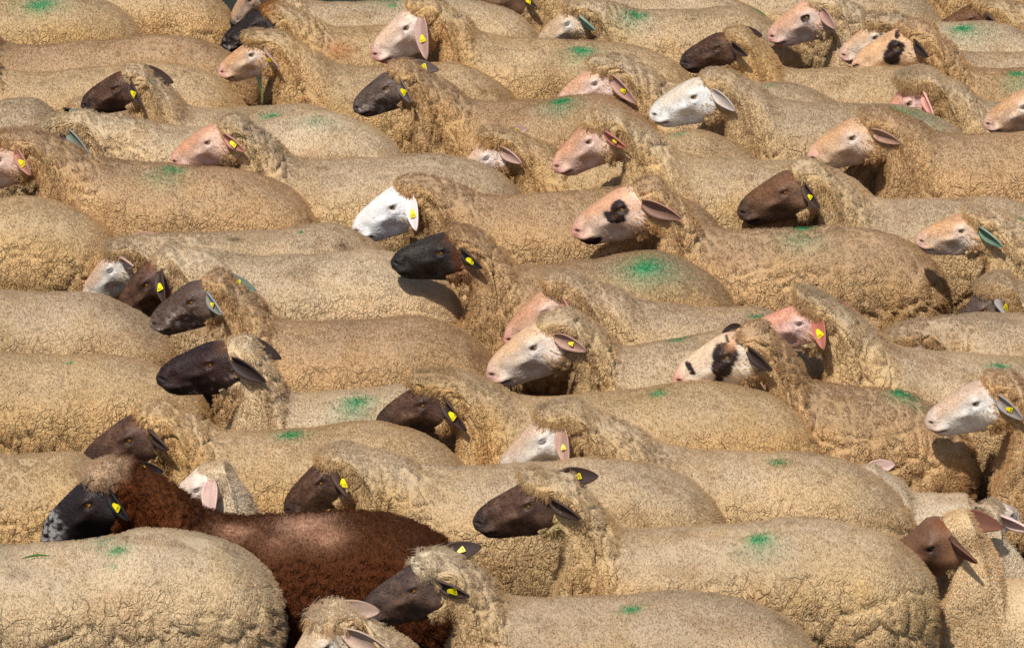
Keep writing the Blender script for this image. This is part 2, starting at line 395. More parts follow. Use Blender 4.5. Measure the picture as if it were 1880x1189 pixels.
ew('lamb_back', (1885,990), (1815,938), (1812,1000), (1700,960), 1660, 'lambwhite', 'white lamb turned away with a pink ear, behind the brown faced lamb', lamb=1, s=.7, zb=.60, hdir=(.55,.75,-.35), e1=(1888,958), e2=(1862,948))
ew('lamb_brown', (1610,1046), (1756,960), (1845,1064), (2010,1070), 2110, 'lambbrown', 'brown faced lamb with two pricked ears and short pale wool', lamb=1, s=.78, zb=.58, e1=(1790,1016), e2=(1862,948), cap=0, earc='brownpink')
ew('dark_low', (867,955), (1022,892), (1140,974), (1500,966), 1729, 'dkbrown', 'large dark brown faced sheep with woolly crown and far ear raised, low in the flock', e1=(1066,938), e2=(1126,846), tag2=.5, cap=.65, smear=[(1015,965,26,.55,(128,116,66)),(1010,1010,20,.4,(128,116,66))], green=[(1393,988,19,1.0),(1396,1005,34,.3)], crack=1)
ew('front_left', (-330,1130), (-220,1020), (-30,1010), (260,984), 524, 'pink', 'pale beige sheep filling the bottom corner, cracked fleece and faint green paint on its back', tint='pale', crack=1, green=[(215,1010,20,.6),(190,995,30,.3),(207,1040,8,.4)])
ew('front_dark', (660,1120), (812,1040), (935,1102), (1280,1104), 1517, 'greybrown', 'dark grey brown faced sheep with a pale tuft on its brow at the bottom edge', e1=(862,1078), e2=(890,980), tag1=1, tag2=.5, cap=.45, tuft='white', green=[(1158,1119,15,.9)], tint='grey')
ew('front_cream', (535,1235), (622,1130), (800,1225), (1100,1225), 1250, 'cream', 'cream woolly head rising at the bottom edge with one pale ear', e1=(725,1185), e2=(688,1106), cap=.5, shag=.4, hyaw=25, tint='pale')

# ------------------------------------------------------------------ rows: how deep each animal stands
rng = np.random.default_rng(7)
for i, f in enumerate(F):
    f['i'] = i
    f.setdefault('s', 1.0)
    f['zb0'] = f.get('zb', 0.73 * (f['s'] if f.get('lamb') is None else 1))
    f['z'] = f['zb0']
    f['ty'] = 0.5 * (f['W'][1] + f['H'][1]); f['tx'] = 0.5 * (f['W'][0] + f['H'][0])
def depth(f):
    return on_height(f['tx'], f['ty'], f['z'])[1]
for it in range(500):
    for f in F:
        f['Y'] = depth(f)
    push = [0.0] * len(F)
    for i, a in enumerate(F):
        for b in F[i + 1:]:
            need = 0
            lo, hi = max(a['W'][0], b['W'][0]), min(a['R'], b['R'])
            if hi - lo > 40:
                need = 0.40
            else:
                lo, hi = max(a['M'][0], b['M'][0]), min(a['R'], b['R'])
                if hi - lo > 20:
                    need = 0.27
            if need and (a.get('lamb') or b.get('lamb')):
                need *= 0.75
            if need:
                d = a['Y'] - b['Y']
                if d < need:
                    p = 0.12 * (need - d)
                    push[a['i']] += p; push[b['i']] -= p
    for f in F:
        f['z'] += 0.98 * (f['zb0'] - f['z']) * 0.02 - push[f['i']] * 0.30
        f['z'] = min(max(f['z'], f['zb0'] - 0.09), f['zb0'] + 0.09)
for f in F:
    f['Y'] = depth(f)

# ------------------------------------------------------------------ colours of fleece and faces
TINTS = {   # flank, back
    None:    ((224, 198, 150), (216, 196, 160)),
    'gold':  ((226, 195, 141), (216, 192, 150)),
    'pale':  ((230, 208, 166), (221, 203, 168)),
    'grey':  ((221, 196, 150), (210, 190, 156)),
    'brown': ((219, 187, 138), (202, 174, 136)),
    'ewe':   ((86, 48, 28), (80, 49, 31)),
    'lamb':  ((214, 184, 142), (212, 186, 148)),
    'lambwhite': ((206, 186, 156), (202, 182, 154)),
}
FACES = {   # base, nose bridge, round the eye, muzzle tip, inside of ear, outside of ear, dark?
    'pink':     ((226, 190, 164), (206, 152, 104), (238, 218, 206), (222, 160, 144), (176, 128, 112), (172, 146, 132), 0),
    'pinkpale': ((230, 205, 186), (218, 182, 142), (240, 226, 216), (224, 164, 150), (172, 138, 124), (190, 160, 148), 0),
    'cream':    ((222, 200, 168), (196, 160, 118), (236, 226, 210), (190, 160, 136), (186, 150, 132), (190, 170, 148), 0),
    'tan':      ((222, 186, 150), (196, 144, 88), (238, 220, 204), (226, 176, 160), (168, 126, 106), (168, 136, 116), 0),
    'tanpale':  ((232, 206, 178), (208, 160, 102), (240, 226, 214), (226, 172, 156), (158, 120, 104), (184, 148, 130), 0),
    'ginger':   ((222, 182, 154), (198, 138, 88), (236, 206, 190), (224, 160, 144), (176, 108, 92), (168, 132, 116), 0),
    'rosy':     ((226, 176, 156), (204, 142, 100), (236, 206, 196), (222, 158, 146), (204, 136, 120), (200, 150, 136), 0),
    'white':    ((234, 228, 218), (214, 190, 152), (242, 238, 232), (226, 216, 208), (186, 168, 156), (188, 180, 172), 0),
    'purewhite': ((244, 240, 234), (240, 230, 218), (246, 243, 240), (236, 216, 206), (232, 210, 202), (240, 232, 228), 0),
    'whitetan': ((228, 212, 192), (194, 148, 104), (240, 234, 226), (214, 186, 168), (180, 136, 116), (176, 150, 134), 0),
    'patch':    ((226, 190, 150), (214, 166, 114), (226, 190, 160), (226, 180, 150), (50, 38, 34), (66, 50, 44), 0),
    'spotmid':  ((228, 194, 166), (202, 138, 82), (230, 198, 180), (222, 156, 138), (86, 68, 60), (186, 138, 116), 0),
    'spotright': ((232, 208, 180), (226, 194, 154), (228, 200, 170), (222, 160, 138), (70, 54, 48), (78, 64, 56), 0),
    'specknose': ((196, 172, 150), (206, 164, 122), (190, 160, 136), (140, 120, 108), (110, 90, 80), (110, 90, 80), 1),
    'brown':    ((112, 84, 62), (124, 84, 52), (104, 76, 60), (70, 54, 46), (58, 42, 36), (86, 66, 54), 1),
    'dkbrown':  ((84, 60, 48), (88, 60, 42), (70, 50, 42), (58, 44, 38), (44, 32, 27), (84, 62, 50), 1),
    'glossy':   ((58, 40, 35), (48, 33, 30), (66, 42, 37), (40, 30, 28), (36, 24, 22), (56, 40, 34), 1),
    'black':    ((52, 44, 38), (60, 52, 42), (40, 34, 32), (34, 30, 28), (20, 16, 15), (60, 50, 46), 1),
    'blackspeck': ((52, 40, 36), (46, 36, 32), (56, 44, 40), (44, 34, 32), (30, 24, 24), (60, 52, 50), 1),
    'blackgrizzle': ((40, 32, 32), (40, 32, 32), (46, 34, 32), (60, 54, 52), (18, 14, 14), (34, 28, 28), 1),
    'speckle':  ((104, 84, 72), (88, 66, 54), (92, 72, 62), (112, 92, 80), (92, 78, 72), (150, 136, 126), 1),
    'greydark': ((108, 92, 82), (92, 76, 66), (122, 100, 88), (84, 72, 66), (84, 70, 62), (116, 100, 92), 1),
    'greybrown': ((86, 68, 58), (78, 62, 54), (96, 74, 64), (62, 50, 46), (52, 40, 36), (84, 66, 58), 1),
    'lambwhite': ((232, 210, 190), (228, 206, 184), (236, 216, 200), (224, 190, 178), (202, 164, 152), (222, 196, 182), 0),
    'lambbrown': ((132, 94, 66), (112, 80, 58), (66, 46, 36), (52, 38, 32), (128, 84, 68), (96, 68, 52), 1),
}
EARC = {'green': ((60, 110, 84), (150, 160, 140)), 'greygreen': ((120, 112, 104), (150, 150, 140)), 'grey': ((136, 124, 116), (158, 148, 142)),
        'dark': ((44, 32, 28), (66, 50, 44)), 'black': ((18, 14, 14), (34, 28, 30)), 'pink': ((216, 152, 136), (222, 168, 152)),
        'red': ((176, 96, 78), (168, 116, 98)), 'brownpink': ((140, 88, 70), (92, 64, 48))}
DARKC = lin((50, 36, 32))

U_K = np.array([-.14, 0, .12, .25, .38, .5, .62, .75, .86, .94, 1.0])
TOP_K = np.array([-.02, .03, .09, .145, .155, .150, .140, .122, .088, .048, -.005])
BOT_K = np.array([-.42, -.43, -.44, -.445, -.43, -.40, -.36, -.322, -.278, -.215, -.11])
HW_K = np.array([.17, .20, .225, .25, .25, .205, .170, .148, .138, .118, .075])
def prof(K, u):
    return catmull(K[:, None], U_K, np.clip(u, U_K[0], U_K[-1]))[:, 0]

def head_rings(L, lamb):
    us = np.concatenate([np.linspace(-.02, .28, 11)[:-1], np.linspace(.28, .50, 18)[:-1], np.linspace(.50, .82, 16)[:-1], np.linspace(.82, 1.0, 18)])
    return us

def head_surface(us, nt, L, lamb):
    """head points in head axes (u along, v up, y to the left), metres; plus u, v in head lengths"""
    th = (np.arange(nt) / nt) * 2 * math.pi
    top, bot, hw = prof(TOP_K, us), prof(BOT_K, us), prof(HW_K, us)
    if lamb:
        hw = hw * 1.12
        top = top + 0.05 * np.exp(-((us - .2) / .15) ** 2)
    vc = bot + 0.58 * (top - bot)
    c, s = np.cos(th)[None, :], np.sin(th)[None, :]
    U = np.repeat(us[:, None], nt, 1)
    up, dn = np.clip(s, 0, 1), np.clip(-s, 0, 1)
    V = vc[:, None] + (top - vc)[:, None] * up ** .85 - (vc - bot)[:, None] * dn ** .9
    narrow = 1 - .30 * smooth(0, 1, dn) * smooth(.15, .5, U) - .12 * smooth(.1, 1, up) * smooth(.45, .7, U)
    Yh = hw[:, None] * np.sign(c) * np.abs(c) ** .8 * narrow
    g = lambda u0, su, v0, sv: np.exp(-((U - u0) / su) ** 2 - ((V - v0) / sv) ** 2)
    side = np.sign(Yh) * smooth(0, .08, np.abs(Yh))
    off = 1.35 * (.034 * g(.335, .07, .055, .045) - .030 * g(.35, .036, .005, .026) + .012 * g(.37, .06, -.045, .03)
           + .026 * g(.53, .12, -.07, .04) + .034 * g(.22, .10, -.26, .11) - .034 * g(.50, .09, -.23, .07) + .018 * g(.9, .06, -.14, .05) - .018 * g(.80, .05, -.03, .06))
    vm = -.145 - .30 * (.97 - U)
    mouth = np.exp(-((V - vm) / .020) ** 2) * smooth(.78, .83, U)
    nost = np.exp(-(((U - .930) + .5 * (V + .02)) / .036) ** 2 - (((V + .02) - .45 * (U - .930)) / .019) ** 2)
    off = off - .030 * mouth - .04 * nost + .02 * np.exp(-((V - vm - .045) / .03) ** 2) * smooth(.74, .82, U) + .012 * g(.93, .03, -.03, .02)
    Yh = Yh + side * off
    return U, V, Yh, mouth, nost

def wool_color(P, nrm, tt, f, neck_from):
    """P local points, tt 0 rump .. 1 head end"""
    t = f.get('tint')
    fl, bk = TINTS[t if not f.get('lamb') else ('lamb' if f['face'] == 'lambbrown' else 'lambwhite')]
    fl, bk = lin(fl), lin(bk)
    if t != 'ewe' and not f.get('lamb'):
        fl, bk = fl * np.array([.80, .728, .695]), bk * np.array([.765, .715, .715])
    sd = f['i'] * 17
    up = smooth(.35, .95, nrm[:, 2] + .35 * (fbm(P, .22, sd) - .5))
    c = fl[None] * (1 - up)[:, None] + bk[None] * up[:, None]
    big = fbm(P, .20, sd + 5) - .5
    c = c * (1 + .44 * big)[:, None]
    stain = smooth(.60, .76, fbm(P, .10, sd + 15))
    c = c * (1 - stain[:, None] * np.array([.13, .18, .22]))
    warm = smooth(.5, .75, fbm(P, .13, sd + 9))
    c = c * (1 - warm[:, None] * np.array([.02, .05, .13]))
    dirt = smooth(.62, .74, fbm(P, .035, sd + 3)) * up * .35
    c = c * (1 - dirt[:, None] * np.array([.55, .6, .62]))
    if t == 'ewe':
        rust = smooth(neck_from, 1, tt)
        c = c * (1 + rust[:, None] * np.array([.35, .25, .1]))
    return c

def apply_marks(c, P, marks, rnd=None):
    for (p, r, st, colr) in marks:
        d2 = (((P - p) / np.array([r * 1.15, r, r])) ** 2).sum(1)
        w = st * np.exp(-d2 * 1.1) * (.55 + .9 * fbm(P, .02, 77))
        if rnd is not None:
            w = np.where(rnd < np.clip(w * 1.5, 0, 1), .92, w * .35)
        w = np.clip(w, 0, .95)[:, None]
        c = c * (1 - w) + colr[None] * w
    return c

# ------------------------------------------------------------------ one animal
NT_F, NT_S = 124, 72
def build_sheep(f):
    rs = np.random.default_rng(1000 + f['i'])
    lamb = bool(f.get('lamb'))
    s = f['s']
    O = on_height(f['tx'], f['ty'], f['z'])
    O = np.array([O[0], O[1], 0.0])
    flip = f['W'][0] > f['H'][0] + 1
    fwd = np.array([1.0, 0, 0]) if flip else np.array([-1.0, 0, 0])
    left = np.cross([0, 0, 1.0], fwd)
    cs = -1.0 if flip else 1.0                      # the local side that looks at the viewer's place
    def loc(w):
        q = np.asarray(w) - O
        return np.array([q @ fwd, q @ left, q[2]])
    def px(p, off=0.0):
        return loc(on_plane(p[0], p[1], O + left * off, left))
    W, H, Rr = px(f['W']), px(f['H']), px((f['R'], f['H'][1]))
    W[2] -= .012; H[2] -= .012
    # body no longer than a sheep's
    ar = Rr[0]
    aw, ah = W[0], ar + max(.22 * s, min(.30 * s, (W[0] - ar) * .36))
    if aw - ar < .52 * s and not lamb:
        ar = aw - .52 * s
    Pp = px(f['P'])
    yaw = math.radians(f.get('hyaw', 0))
    hn = np.array([-math.sin(yaw), math.cos(yaw), 0])
    nw = left * hn[1] + fwd * hn[0]
    Pw = O + fwd * Pp[0] + left * Pp[1] + np.array([0, 0, Pp[2]])
    Mm = loc(on_plane(f['M'][0], f['M'][1], Pw, nw))
    d = Mm - Pp
    L = float(np.clip(np.linalg.norm(d), .235 * s, .292 * s))
    if lamb:
        L = float(np.clip(np.linalg.norm(d), .17, .27))
    if f.get('hdir'):
        d = np.array(f['hdir'])
    d /= np.linalg.norm(d)
    lat = np.cross([0, 0, 1.0], d); lat /= np.linalg.norm(lat)
    n = np.cross(d, lat)
    zw, zh = W[2], H[2]
    hb = .44 * s                                     # depth of the woolly body
    wb = (.215 if not lamb else .15) * (s if not lamb else 1)
    if lamb:
        hb = .30
    hh = hb / 2
    X, Z, Yv = np.array([1.0, 0, 0]), np.array([0, 0, 1.0]), np.array([0, 1.0, 0])
    keys, tq = [], []
    def key(C, up, la, rw, ru, rd, tpos):
        keys.append(np.concatenate([C, up, la, [rw, ru, rd]])); tq.append(tpos)
    sag = .004
    for (dx, k_, drop_) in ((0, .04, .045), (.010, .34, .044), (.035, .56, .040), (.085, .765, .030), (.155, .905, .016)):
        key(np.array([ar + dx * s, 0, zh - .50 * hb - drop_ * s]), Z, Yv, wb * k_, hh * k_, hh * (.40 + .62 * k_) if k_ > .1 else hh * .04, dx * s)
    key(np.array([ah, 0, zh - .5 * hb]), Z, Yv, wb * 1.0, hh, hh, .24)
    am = .5 * (ah + aw)
    key(np.array([am, 0, .5 * (zh + zw) - sag - .5 * hb]), Z, Yv, wb * 1.04, hh, hh * 1.05, .24 + (am - ah))
    t0 = .24 + (aw - ah)
    Cw = np.array([aw, 0, zw - .48 * hb])
    key(Cw, Z, Yv, wb * .95, hh * .96, hh * 1.08, t0)
    hd_r = .27 * L
    Ec = Pp + d * (.02 * L) + n * (-.185 * L)
    cap0 = f.get('cap', .3)
    thick = f.get('thick', .016 if cap0 > .1 else .008) if not lamb else .005
    Eb = Ec - d * (.13 * L) - n * (.01 * L)
    nk = Eb - Cw
    nl = np.linalg.norm(nk)
    neck_r = (.128 if not lamb else .10) * (s if not lamb else 1)
    ub = Z * .25 + n * .75; ub /= np.linalg.norm(ub)
    top_e, bot_e = (Eb + ub * (hd_r + .012)).copy(), (Eb - ub * (hd_r + .02)).copy()
    x_e = Eb[0] - .03 * s
    for t in (.22, .44, .66, .84):
        k = smooth(.45, 1.05, t)
        tz = zw + (top_e[2] - zw) * (t ** 1.15)
        bz = (zw - hb * .98) + (bot_e[2] - zw + hb * .98) * smooth(.36, 1.16, t)
        up = Z * (1 - k * .75) + n * k * .75; up /= np.linalg.norm(up)
        la = Yv * (1 - k) + lat * k; la -= up * (la @ up); la /= np.linalg.norm(la)
        C = np.array([aw + (x_e - aw) * t, Cw[1] + nk[1] * k, .5 * (tz + bz)])
        rr = .5 * (tz - bz)
        k2 = smooth(0, .8, t)
        key(C, up, la, wb * .95 * (1 - k2) + neck_r * k2, rr, rr, t0 + t * nl * 1.05)
    tb_ = t0 + nl * 1.05
    la = lat - ub * (lat @ ub); la /= np.linalg.norm(la)
    key(Eb, ub, la, .222 * L + .028 * (1 if not lamb else .3), hd_r + thick * .5, hd_r + .02, tb_)
    nl = (tb_ + .13 * L - t0) / 1.05
    key(Ec, n, lat, .222 * L + thick, hd_r + thick * 1.0, hd_r + thick * .8, t0 + nl * 1.05)
    te = t0 + nl * 1.05
    key(Ec + d * .016, n, lat, .222 * L + thick * .55, hd_r + thick * .55, hd_r + thick * .3, te + .018)
    key(Ec + d * .022, n, lat, .222 * L - .012, hd_r - .014, hd_r - .014, te + .034)
    key(Ec + d * .020, n, lat, .222 * L * .5, hd_r * .5, hd_r * .5, te + .08)
    keys = np.array(keys); tq = np.array(tq)
    near = f['Y'] < 14.2
    step = .0088 if near else .0105
    tr = np.concatenate([[0, .004, .010, .018, .028], np.arange(.042, te, step), [te, te + .009, te + .018, te + .028, te + .045]])
    K = catmull(keys, tq, tr)
    nr = len(tr)
    Cc, Up, La = K[:, 0:3], K[:, 3:6], K[:, 6:9]
    Up = Up / np.linalg.norm(Up, axis=1, keepdims=True); La = La / np.linalg.norm(La, axis=1, keepdims=True)
    rw, ru, rd = [np.maximum(K[:, q], .004) for q in (9, 10, 11)]
    ru = ru + .006 * s * np.exp(-((tr - .22) / .05) ** 2) - .003 * s * np.exp(-((tr - .38) / .08) ** 2) + .004 * s * np.exp(-((tr - t0 + .03) / .06) ** 2)
    # end cap is joined to the skull: forward shift of the crown wool
    nt = NT_F
    base = (np.arange(nt) / nt) * 2 * math.pi
    th = base - .36 * np.sin(base - math.radians(38 if cs > 0 else 142))      # closer rows of points on the open side
    c, sn = np.cos(th)[None], np.sin(th)[None]
    ex = .86
    yy = rw[:, None] * np.sign(c) * np.abs(c) ** ex
    zz = np.where(sn > 0, ru[:, None] * np.abs(sn) ** ex, -rd[:, None] * np.abs(sn) ** ex)
    V = Cc[:, None, :] + La[:, None, :] * yy[..., None] + Up[:, None, :] * zz[..., None]
    tt = np.repeat(tr[:, None], nt, 1)
    endw = smooth(te - .075 * (s if not lamb else .6), te, tt)
    cap = f.get('cap', .3)
    upn = np.clip(sn, 0, 1) + 0 * tt
    dnn = np.clip(-sn, 0, 1) + 0 * tt
    fwdshift = endw * L * (cap * .34 * smooth(.30, 1, upn) + .03 + (.25 + (.06 if f.get('cheekwool') else 0)) * smooth(.0, .6, dnn))
    tn = (tt - t0) / max(tb_ - t0, .01)
    chest = f.get('chest', .15 if not lamb else .23) * s * smooth(-.15, .5, tn) * (1 - (.75 if not lamb else .5) * smooth(.70, 1.05, tn)) * smooth(.0, .9, np.clip(-sn, 0, 1) + 0 * tt)
    V = V + np.array([1.0, 0, 0])[None, None] * chest[..., None] * (1 - endw[..., None])
    V = V + d[None, None] * fwdshift[..., None]
    u_here = .02 + fwdshift / L
    rise = (np.interp(u_here, U_K, TOP_K) - .045) * L * upn * endw + (.016 * cap + f.get('puff', 0)) * smooth(0, .9, upn) * endw * (tt < te + .012)
    V = V + n[None, None] * rise[..., None]
    V = V.reshape(-1, 3); tf = tt.reshape(-1)
    endf = endw.reshape(-1)
    # normals of the smooth form
    G = V.reshape(nr, nt, 3)
    du = np.gradient(G, axis=0)
    dv = np.roll(G, -1, 1) - np.roll(G, 1, 1)
    N = np.cross(dv, du).reshape(-1, 3) * -1
    N = N / (np.linalg.norm(N, axis=1, keepdims=True) + 1e-12)
    ctr = np.repeat(Cc, nt, 0)
    if ((V - ctr) * N).sum(1).mean() < 0:
        N = -N
    # relief of the fleece: lumps, curls, fissures
    sd = f['i'] * 13
    neckf = smooth(t0 - .08, t0 + .10, tf)
    lowf = smooth(.25, -.75, (V[:, 2] - (zh - .12)) / .16)
    curl = .34 + .12 * neckf + .08 * lowf + (.75 if f.get('tint') == 'ewe' else 0)
    quiet = np.where(tf > te + .012, 0.0, 1.0)
    cell = (.024 if near else .027) if not lamb else .012
    Pw_ = V + .012 * np.stack([fbm(V, .06, sd + q) - .5 for q in (1, 2, 3)], 1) * 2
    f1, f2, _ = worley(Pw_ * np.array([1, 1, .8]), cell, sd)
    dome = np.clip(f2 - f1, 0, .42) / .42
    lump = (fbm(V, .30, sd + 4) - .5) * .020 + (fbm(V, .07, sd + 6) - .5) * .008
    if lamb:
        lump *= .5
    g1, g2, _ = worley(Pw_ * np.array([1.15, 1, .60]), .062, sd + 8)
    crk = f.get('crack', .5) + (0.5 if f.get('neckcrack') else 0) * neckf
    cm = smooth(.40, .62, fbm(V, .25, sd + 12) + .14 * (crk - .5) + .10 * (neckf + lowf - .6))
    fiss = (1 - smooth(.02, .16, g2 - g1)) * cm * np.clip(neckf + lowf + .1 + .25 * (crk - .5), 0, 1)
    if lamb:
        fiss *= 0
    disp = quiet * (lump + curl * (dome - .6) * (.0085 if not lamb else .004) - (.018 - .008 * neckf) * fiss)
    V = V + N * disp[:, None]
    faces = tube_faces(nr, nt)
    # marks of paint, found on this fleece
    bvh = BVHTree.FromPolygons([Vector(v) for v in V], [tuple(int(k) for k in q) for q in faces])
    ol = loc(CAM)
    marks = []
    def hit(x, y):
        for dy in range(0, 40, 3):
            r = ray(x, y + dy); rl = np.array([r @ fwd, r @ left, r[2]])
            h = bvh.ray_cast(Vector(ol), Vector(rl).normalized())
            if h[0] is not None:
                return np.array(h[0])
        return None
    mpp = FPX / math.hypot(f['Y'], CAM_H - f['z'])
    for (gx, gy, gr, gs) in f.get('green', []):
        p = hit(gx, gy)
        if p is not None:
            marks.append((p, gr / mpp, gs, GREEN if gs > .45 else lin((90, 150, 110))))
    for (gx, gy, gr, gs, gc) in f.get('smear', []):
        p = hit(gx, gy)
        if p is not None:
            marks.append((p, gr / mpp, gs, lin(gc)))
    TT = {'ginger': (150, 96, 50), 'blond': (206, 176, 142), 'white': (208, 190, 160)}
    tuftc = lin(TT[f['tuft']]) if f.get('tuft') else None
    def finish_color(c, P, t, rnd=None):
        if tuftc is not None:
            crown = Pp + d * (.17 * L) + n * (.12 * L)
            w = np.exp(-(((P - crown) / (.36 * L)) ** 2).sum(1) * 1.3) * 1.2 * smooth(-.10 * L, .06 * L, (P - Pp) @ n)
            w = np.clip(w * (.6 + .8 * fbm(P, .05, 5)), 0, .95)[:, None]
            c = c * (1 - w) + tuftc[None] * w
        if f.get('cheek') == 'rust':
            ck = Pp + d * (.22 * L) - n * (.30 * L) + lat * .2 * L * cs
            w = np.clip(np.exp(-(((P - ck) / (.35 * L)) ** 2).sum(1)), 0, 1)[:, None] * .7
            c = c * (1 - w) + lin((120, 66, 40))[None] * w
        return apply_marks(c, P, marks, rnd)
    colf = finish_color(wool_color(V, N, tf, f, t0), V, tf)
    depth_c = np.clip(.88 + .12 * dome, 0, 1)[:, None]
    body_name = 'lamb' if lamb else 'sheep'

    # ---------------- the body itself: one skin from rump to nose, with legs
    ts = np.concatenate([[.0, .02, .06], np.linspace(.12, t0, 11), np.linspace(t0, t0 + .60 * (te - t0), 6)[1:]])
    Kb = catmull(keys, tq, ts)
    nts = NT_S
    thb = (np.arange(nts) / nts) * 2 * math.pi
    cb, sb = np.cos(thb)[None], np.sin(thb)[None]
    shr = np.interp(ts, [0, .1, t0 - .05, t0 + .3 * (te - t0), te], [.8, .82, .66, .32, .26] if not lamb else [.7, .7, .45, .2, .2])[:, None]
    Lb = Kb[:, 6:9] / np.linalg.norm(Kb[:, 6:9], axis=1, keepdims=True)
    Ub = Kb[:, 3:6] / np.linalg.norm(Kb[:, 3:6], axis=1, keepdims=True)
    Cb = Kb[:, 0:3].copy(); Cb[:2, 0] += .02
    B = Cb[:, None] + Lb[:, None] * (np.maximum(Kb[:, 9], .006)[:, None] * shr * cb)[..., None] + Ub[:, None] * (np.where(sb > 0, Kb[:, 10][:, None], Kb[:, 11][:, None]) * shr * sb)[..., None]
    us = head_rings(L, lamb)
    U, Vh, Yh, mouth, nost = head_surface(us, nts, L, lamb)
    HV = Pp + d * (U * L)[..., None] + n * (Vh * L)[..., None] + lat * (Yh * L)[..., None]
    Vh[0] = -.2 + (Vh[0] + .2) * .45; Yh[0] *= .5
    HV[0] = Pp + d * (U[0] * L)[:, None] + n * (Vh[0] * L)[:, None] + lat * (Yh[0] * L)[:, None]
    tip = Pp + d * (1.012 * L) + n * (-.055 * L)
    allv = np.concatenate([B.reshape(-1, 3), HV.reshape(-1, 3)])
    nrb = len(ts); nra = nrb + len(us)
    fc = [tuple(int(k) for k in q) for q in tube_faces(nra, nts)]
    # legs: a patch of the belly is opened and drawn down
    verts = [tuple(v) for v in allv]
    verts.append(tuple(tip)); ti = len(verts) - 1
    verts.append(tuple(Cb[0] - np.array([.01, 0, 0]))); bi = len(verts) - 1
    lr = (nra - 1) * nts
    for j in range(nts):
        fc.append((lr + j, lr + (j + 1) % nts, ti))
        fc.append(((j + 1) % nts, j, bi))
    drop = set()
    legs = []
    for (ri, side) in ((4, 1), (4, -1), (11, 1), (11, -1)):
        jc = int(round((.75 + side * .105) * nts)) % nts
        j0 = jc - 3
        for a in range(3):
            for b in range(6):
                drop.add((ri + a) * nts + (j0 + b) % nts)
        loop = [(ri, j0 + b) for b in range(6)] + [(ri + a, j0 + 6) for a in range(3)] + [(ri + 3, j0 + 6 - b) for b in range(6)] + [(ri + 3 - a, j0) for a in range(3)]
        legs.append([r * nts + (j % nts) for r, j in loop])
    nq = (nra - 1) * nts
    fc = [q for k, q in enumerate(fc) if not (k < nq and k in drop)]
    leg_cols = []
    for li, loop in enumerate(legs):
        pts = np.array([verts[k] for k in loop]); cen = pts.mean(0)
        ang = np.arctan2(pts[:, 1] - cen[1], pts[:, 0] - cen[0])
        hindleg = li < 2
        zk = cen[2]
        prev = loop
        chain = [(-.02 if hindleg else 0, .70, .052), (-.05 if hindleg else .005, .42, .030), (-.02 if hindleg else 0, .16, .024), (0, .05, .026), (.012, .0, .034)]
        for (dx, fz, r) in chain:
            ring = []
            for a_ in ang:
                verts.append((cen[0] + dx * s + r * s * math.cos(a_), cen[1] * .85 + r * s * math.sin(a_), max(zk * fz, 0.004)))
                ring.append(len(verts) - 1)
            for k in range(len(loop)):
                k2 = (k + 1) % len(loop)
                fc.append((prev[k], prev[k2], ring[k2], ring[k]))
            prev = ring
        fc.append(tuple(prev))
    verts_a = np.array(verts)
    fcol = FACES[f['face']]
    baseC, noseC, eyeC, tipC, inC, outC, dark = [lin(q) if i < 6 else q for i, q in enumerate(fcol)]
    if not dark:
        noseC = noseC * .62 + baseC * .38 * np.array([1, 1.02, 1.06])
        baseC = baseC * np.array([1.0, 1.06, 1.12])
    if f.get('earc'):
        inC, outC = [lin(q) for q in EARC[f['earc']]]
    inC = inC * .6 + outC * .4
    colb = np.tile(lin(TINTS[f.get('tint') if not lamb else ('lamb' if f['face'] == 'lambbrown' else 'lambwhite')][0]) * .6, (len(verts), 1))
    # --- face colours
    o0 = nrb * nts
    Hp = np.stack([U, Vh, Yh], -1).reshape(-1, 3)
    u, v = Hp[:, 0], Hp[:, 1]
    ay = np.abs(Hp[:, 2])
    q = Hp * .27
    n1 = fbm(q, .06, sd + 21); n2 = fbm(q, .02, sd + 22); n3 = fbm(q, .009, sd + 23)
    cface = np.tile(baseC, (len(u), 1))
    def lay(w, colr):
        nonlocal cface
        w = np.clip(w, 0, 1)[:, None]
        cface = cface * (1 - w) + np.asarray(colr)[None] * w
    bridge = smooth(-.06, .10, v + .16 * (n1 - .5)) * smooth(.10, .25, u) * smooth(.98, .72, u)
    lay(bridge * (.95 if not dark else .7), noseC)
    lay(np.exp(-((u - .35) / .12) ** 2 - ((v + .02) / .10) ** 2) * 1.2 * (.7 + .6 * n2), eyeC)
    if not dark:
        lay(smooth(.55, .75, n1) * .5 * smooth(.1, -.1, v), noseC)
    if not dark and f['face'] not in ('patch', 'spotright', 'spotmid', 'purewhite'):
        lay(smooth(.02, -.16, v + .10 * (n1 - .5)) * smooth(.42, .62, fbm(q, .05, sd + 33)) * .7, eyeC)
        lay(smooth(.0, -.2, v) * smooth(.55, .75, fbm(q, .04, sd + 34)) * .55, noseC)
    lay(smooth(.80, 1.0, u + .12 * (n1 - .5)), tipC)
    if f['face'] in ('speckle', 'blackspeck', 'specknose', 'greydark'):
        am_ = {'speckle': .62, 'blackspeck': .55, 'specknose': .7, 'greydark': .5}[f['face']]
        zone = smooth(.1, -.15, v + .2 * (n1 - .5)) * smooth(.2, .45, u) + .4 * smooth(.75, .95, u)
        sp_ = smooth(.50, .64, .55 * n3 + .45 * n2) * np.clip(zone, 0, 1)
        lay(sp_ * am_, lin((206, 192, 180)) if f['face'] != 'specknose' else lin((48, 38, 34)))
    if f['face'] == 'specknose':
        lay(smooth(.8, .95, u), lin((54, 44, 40)))
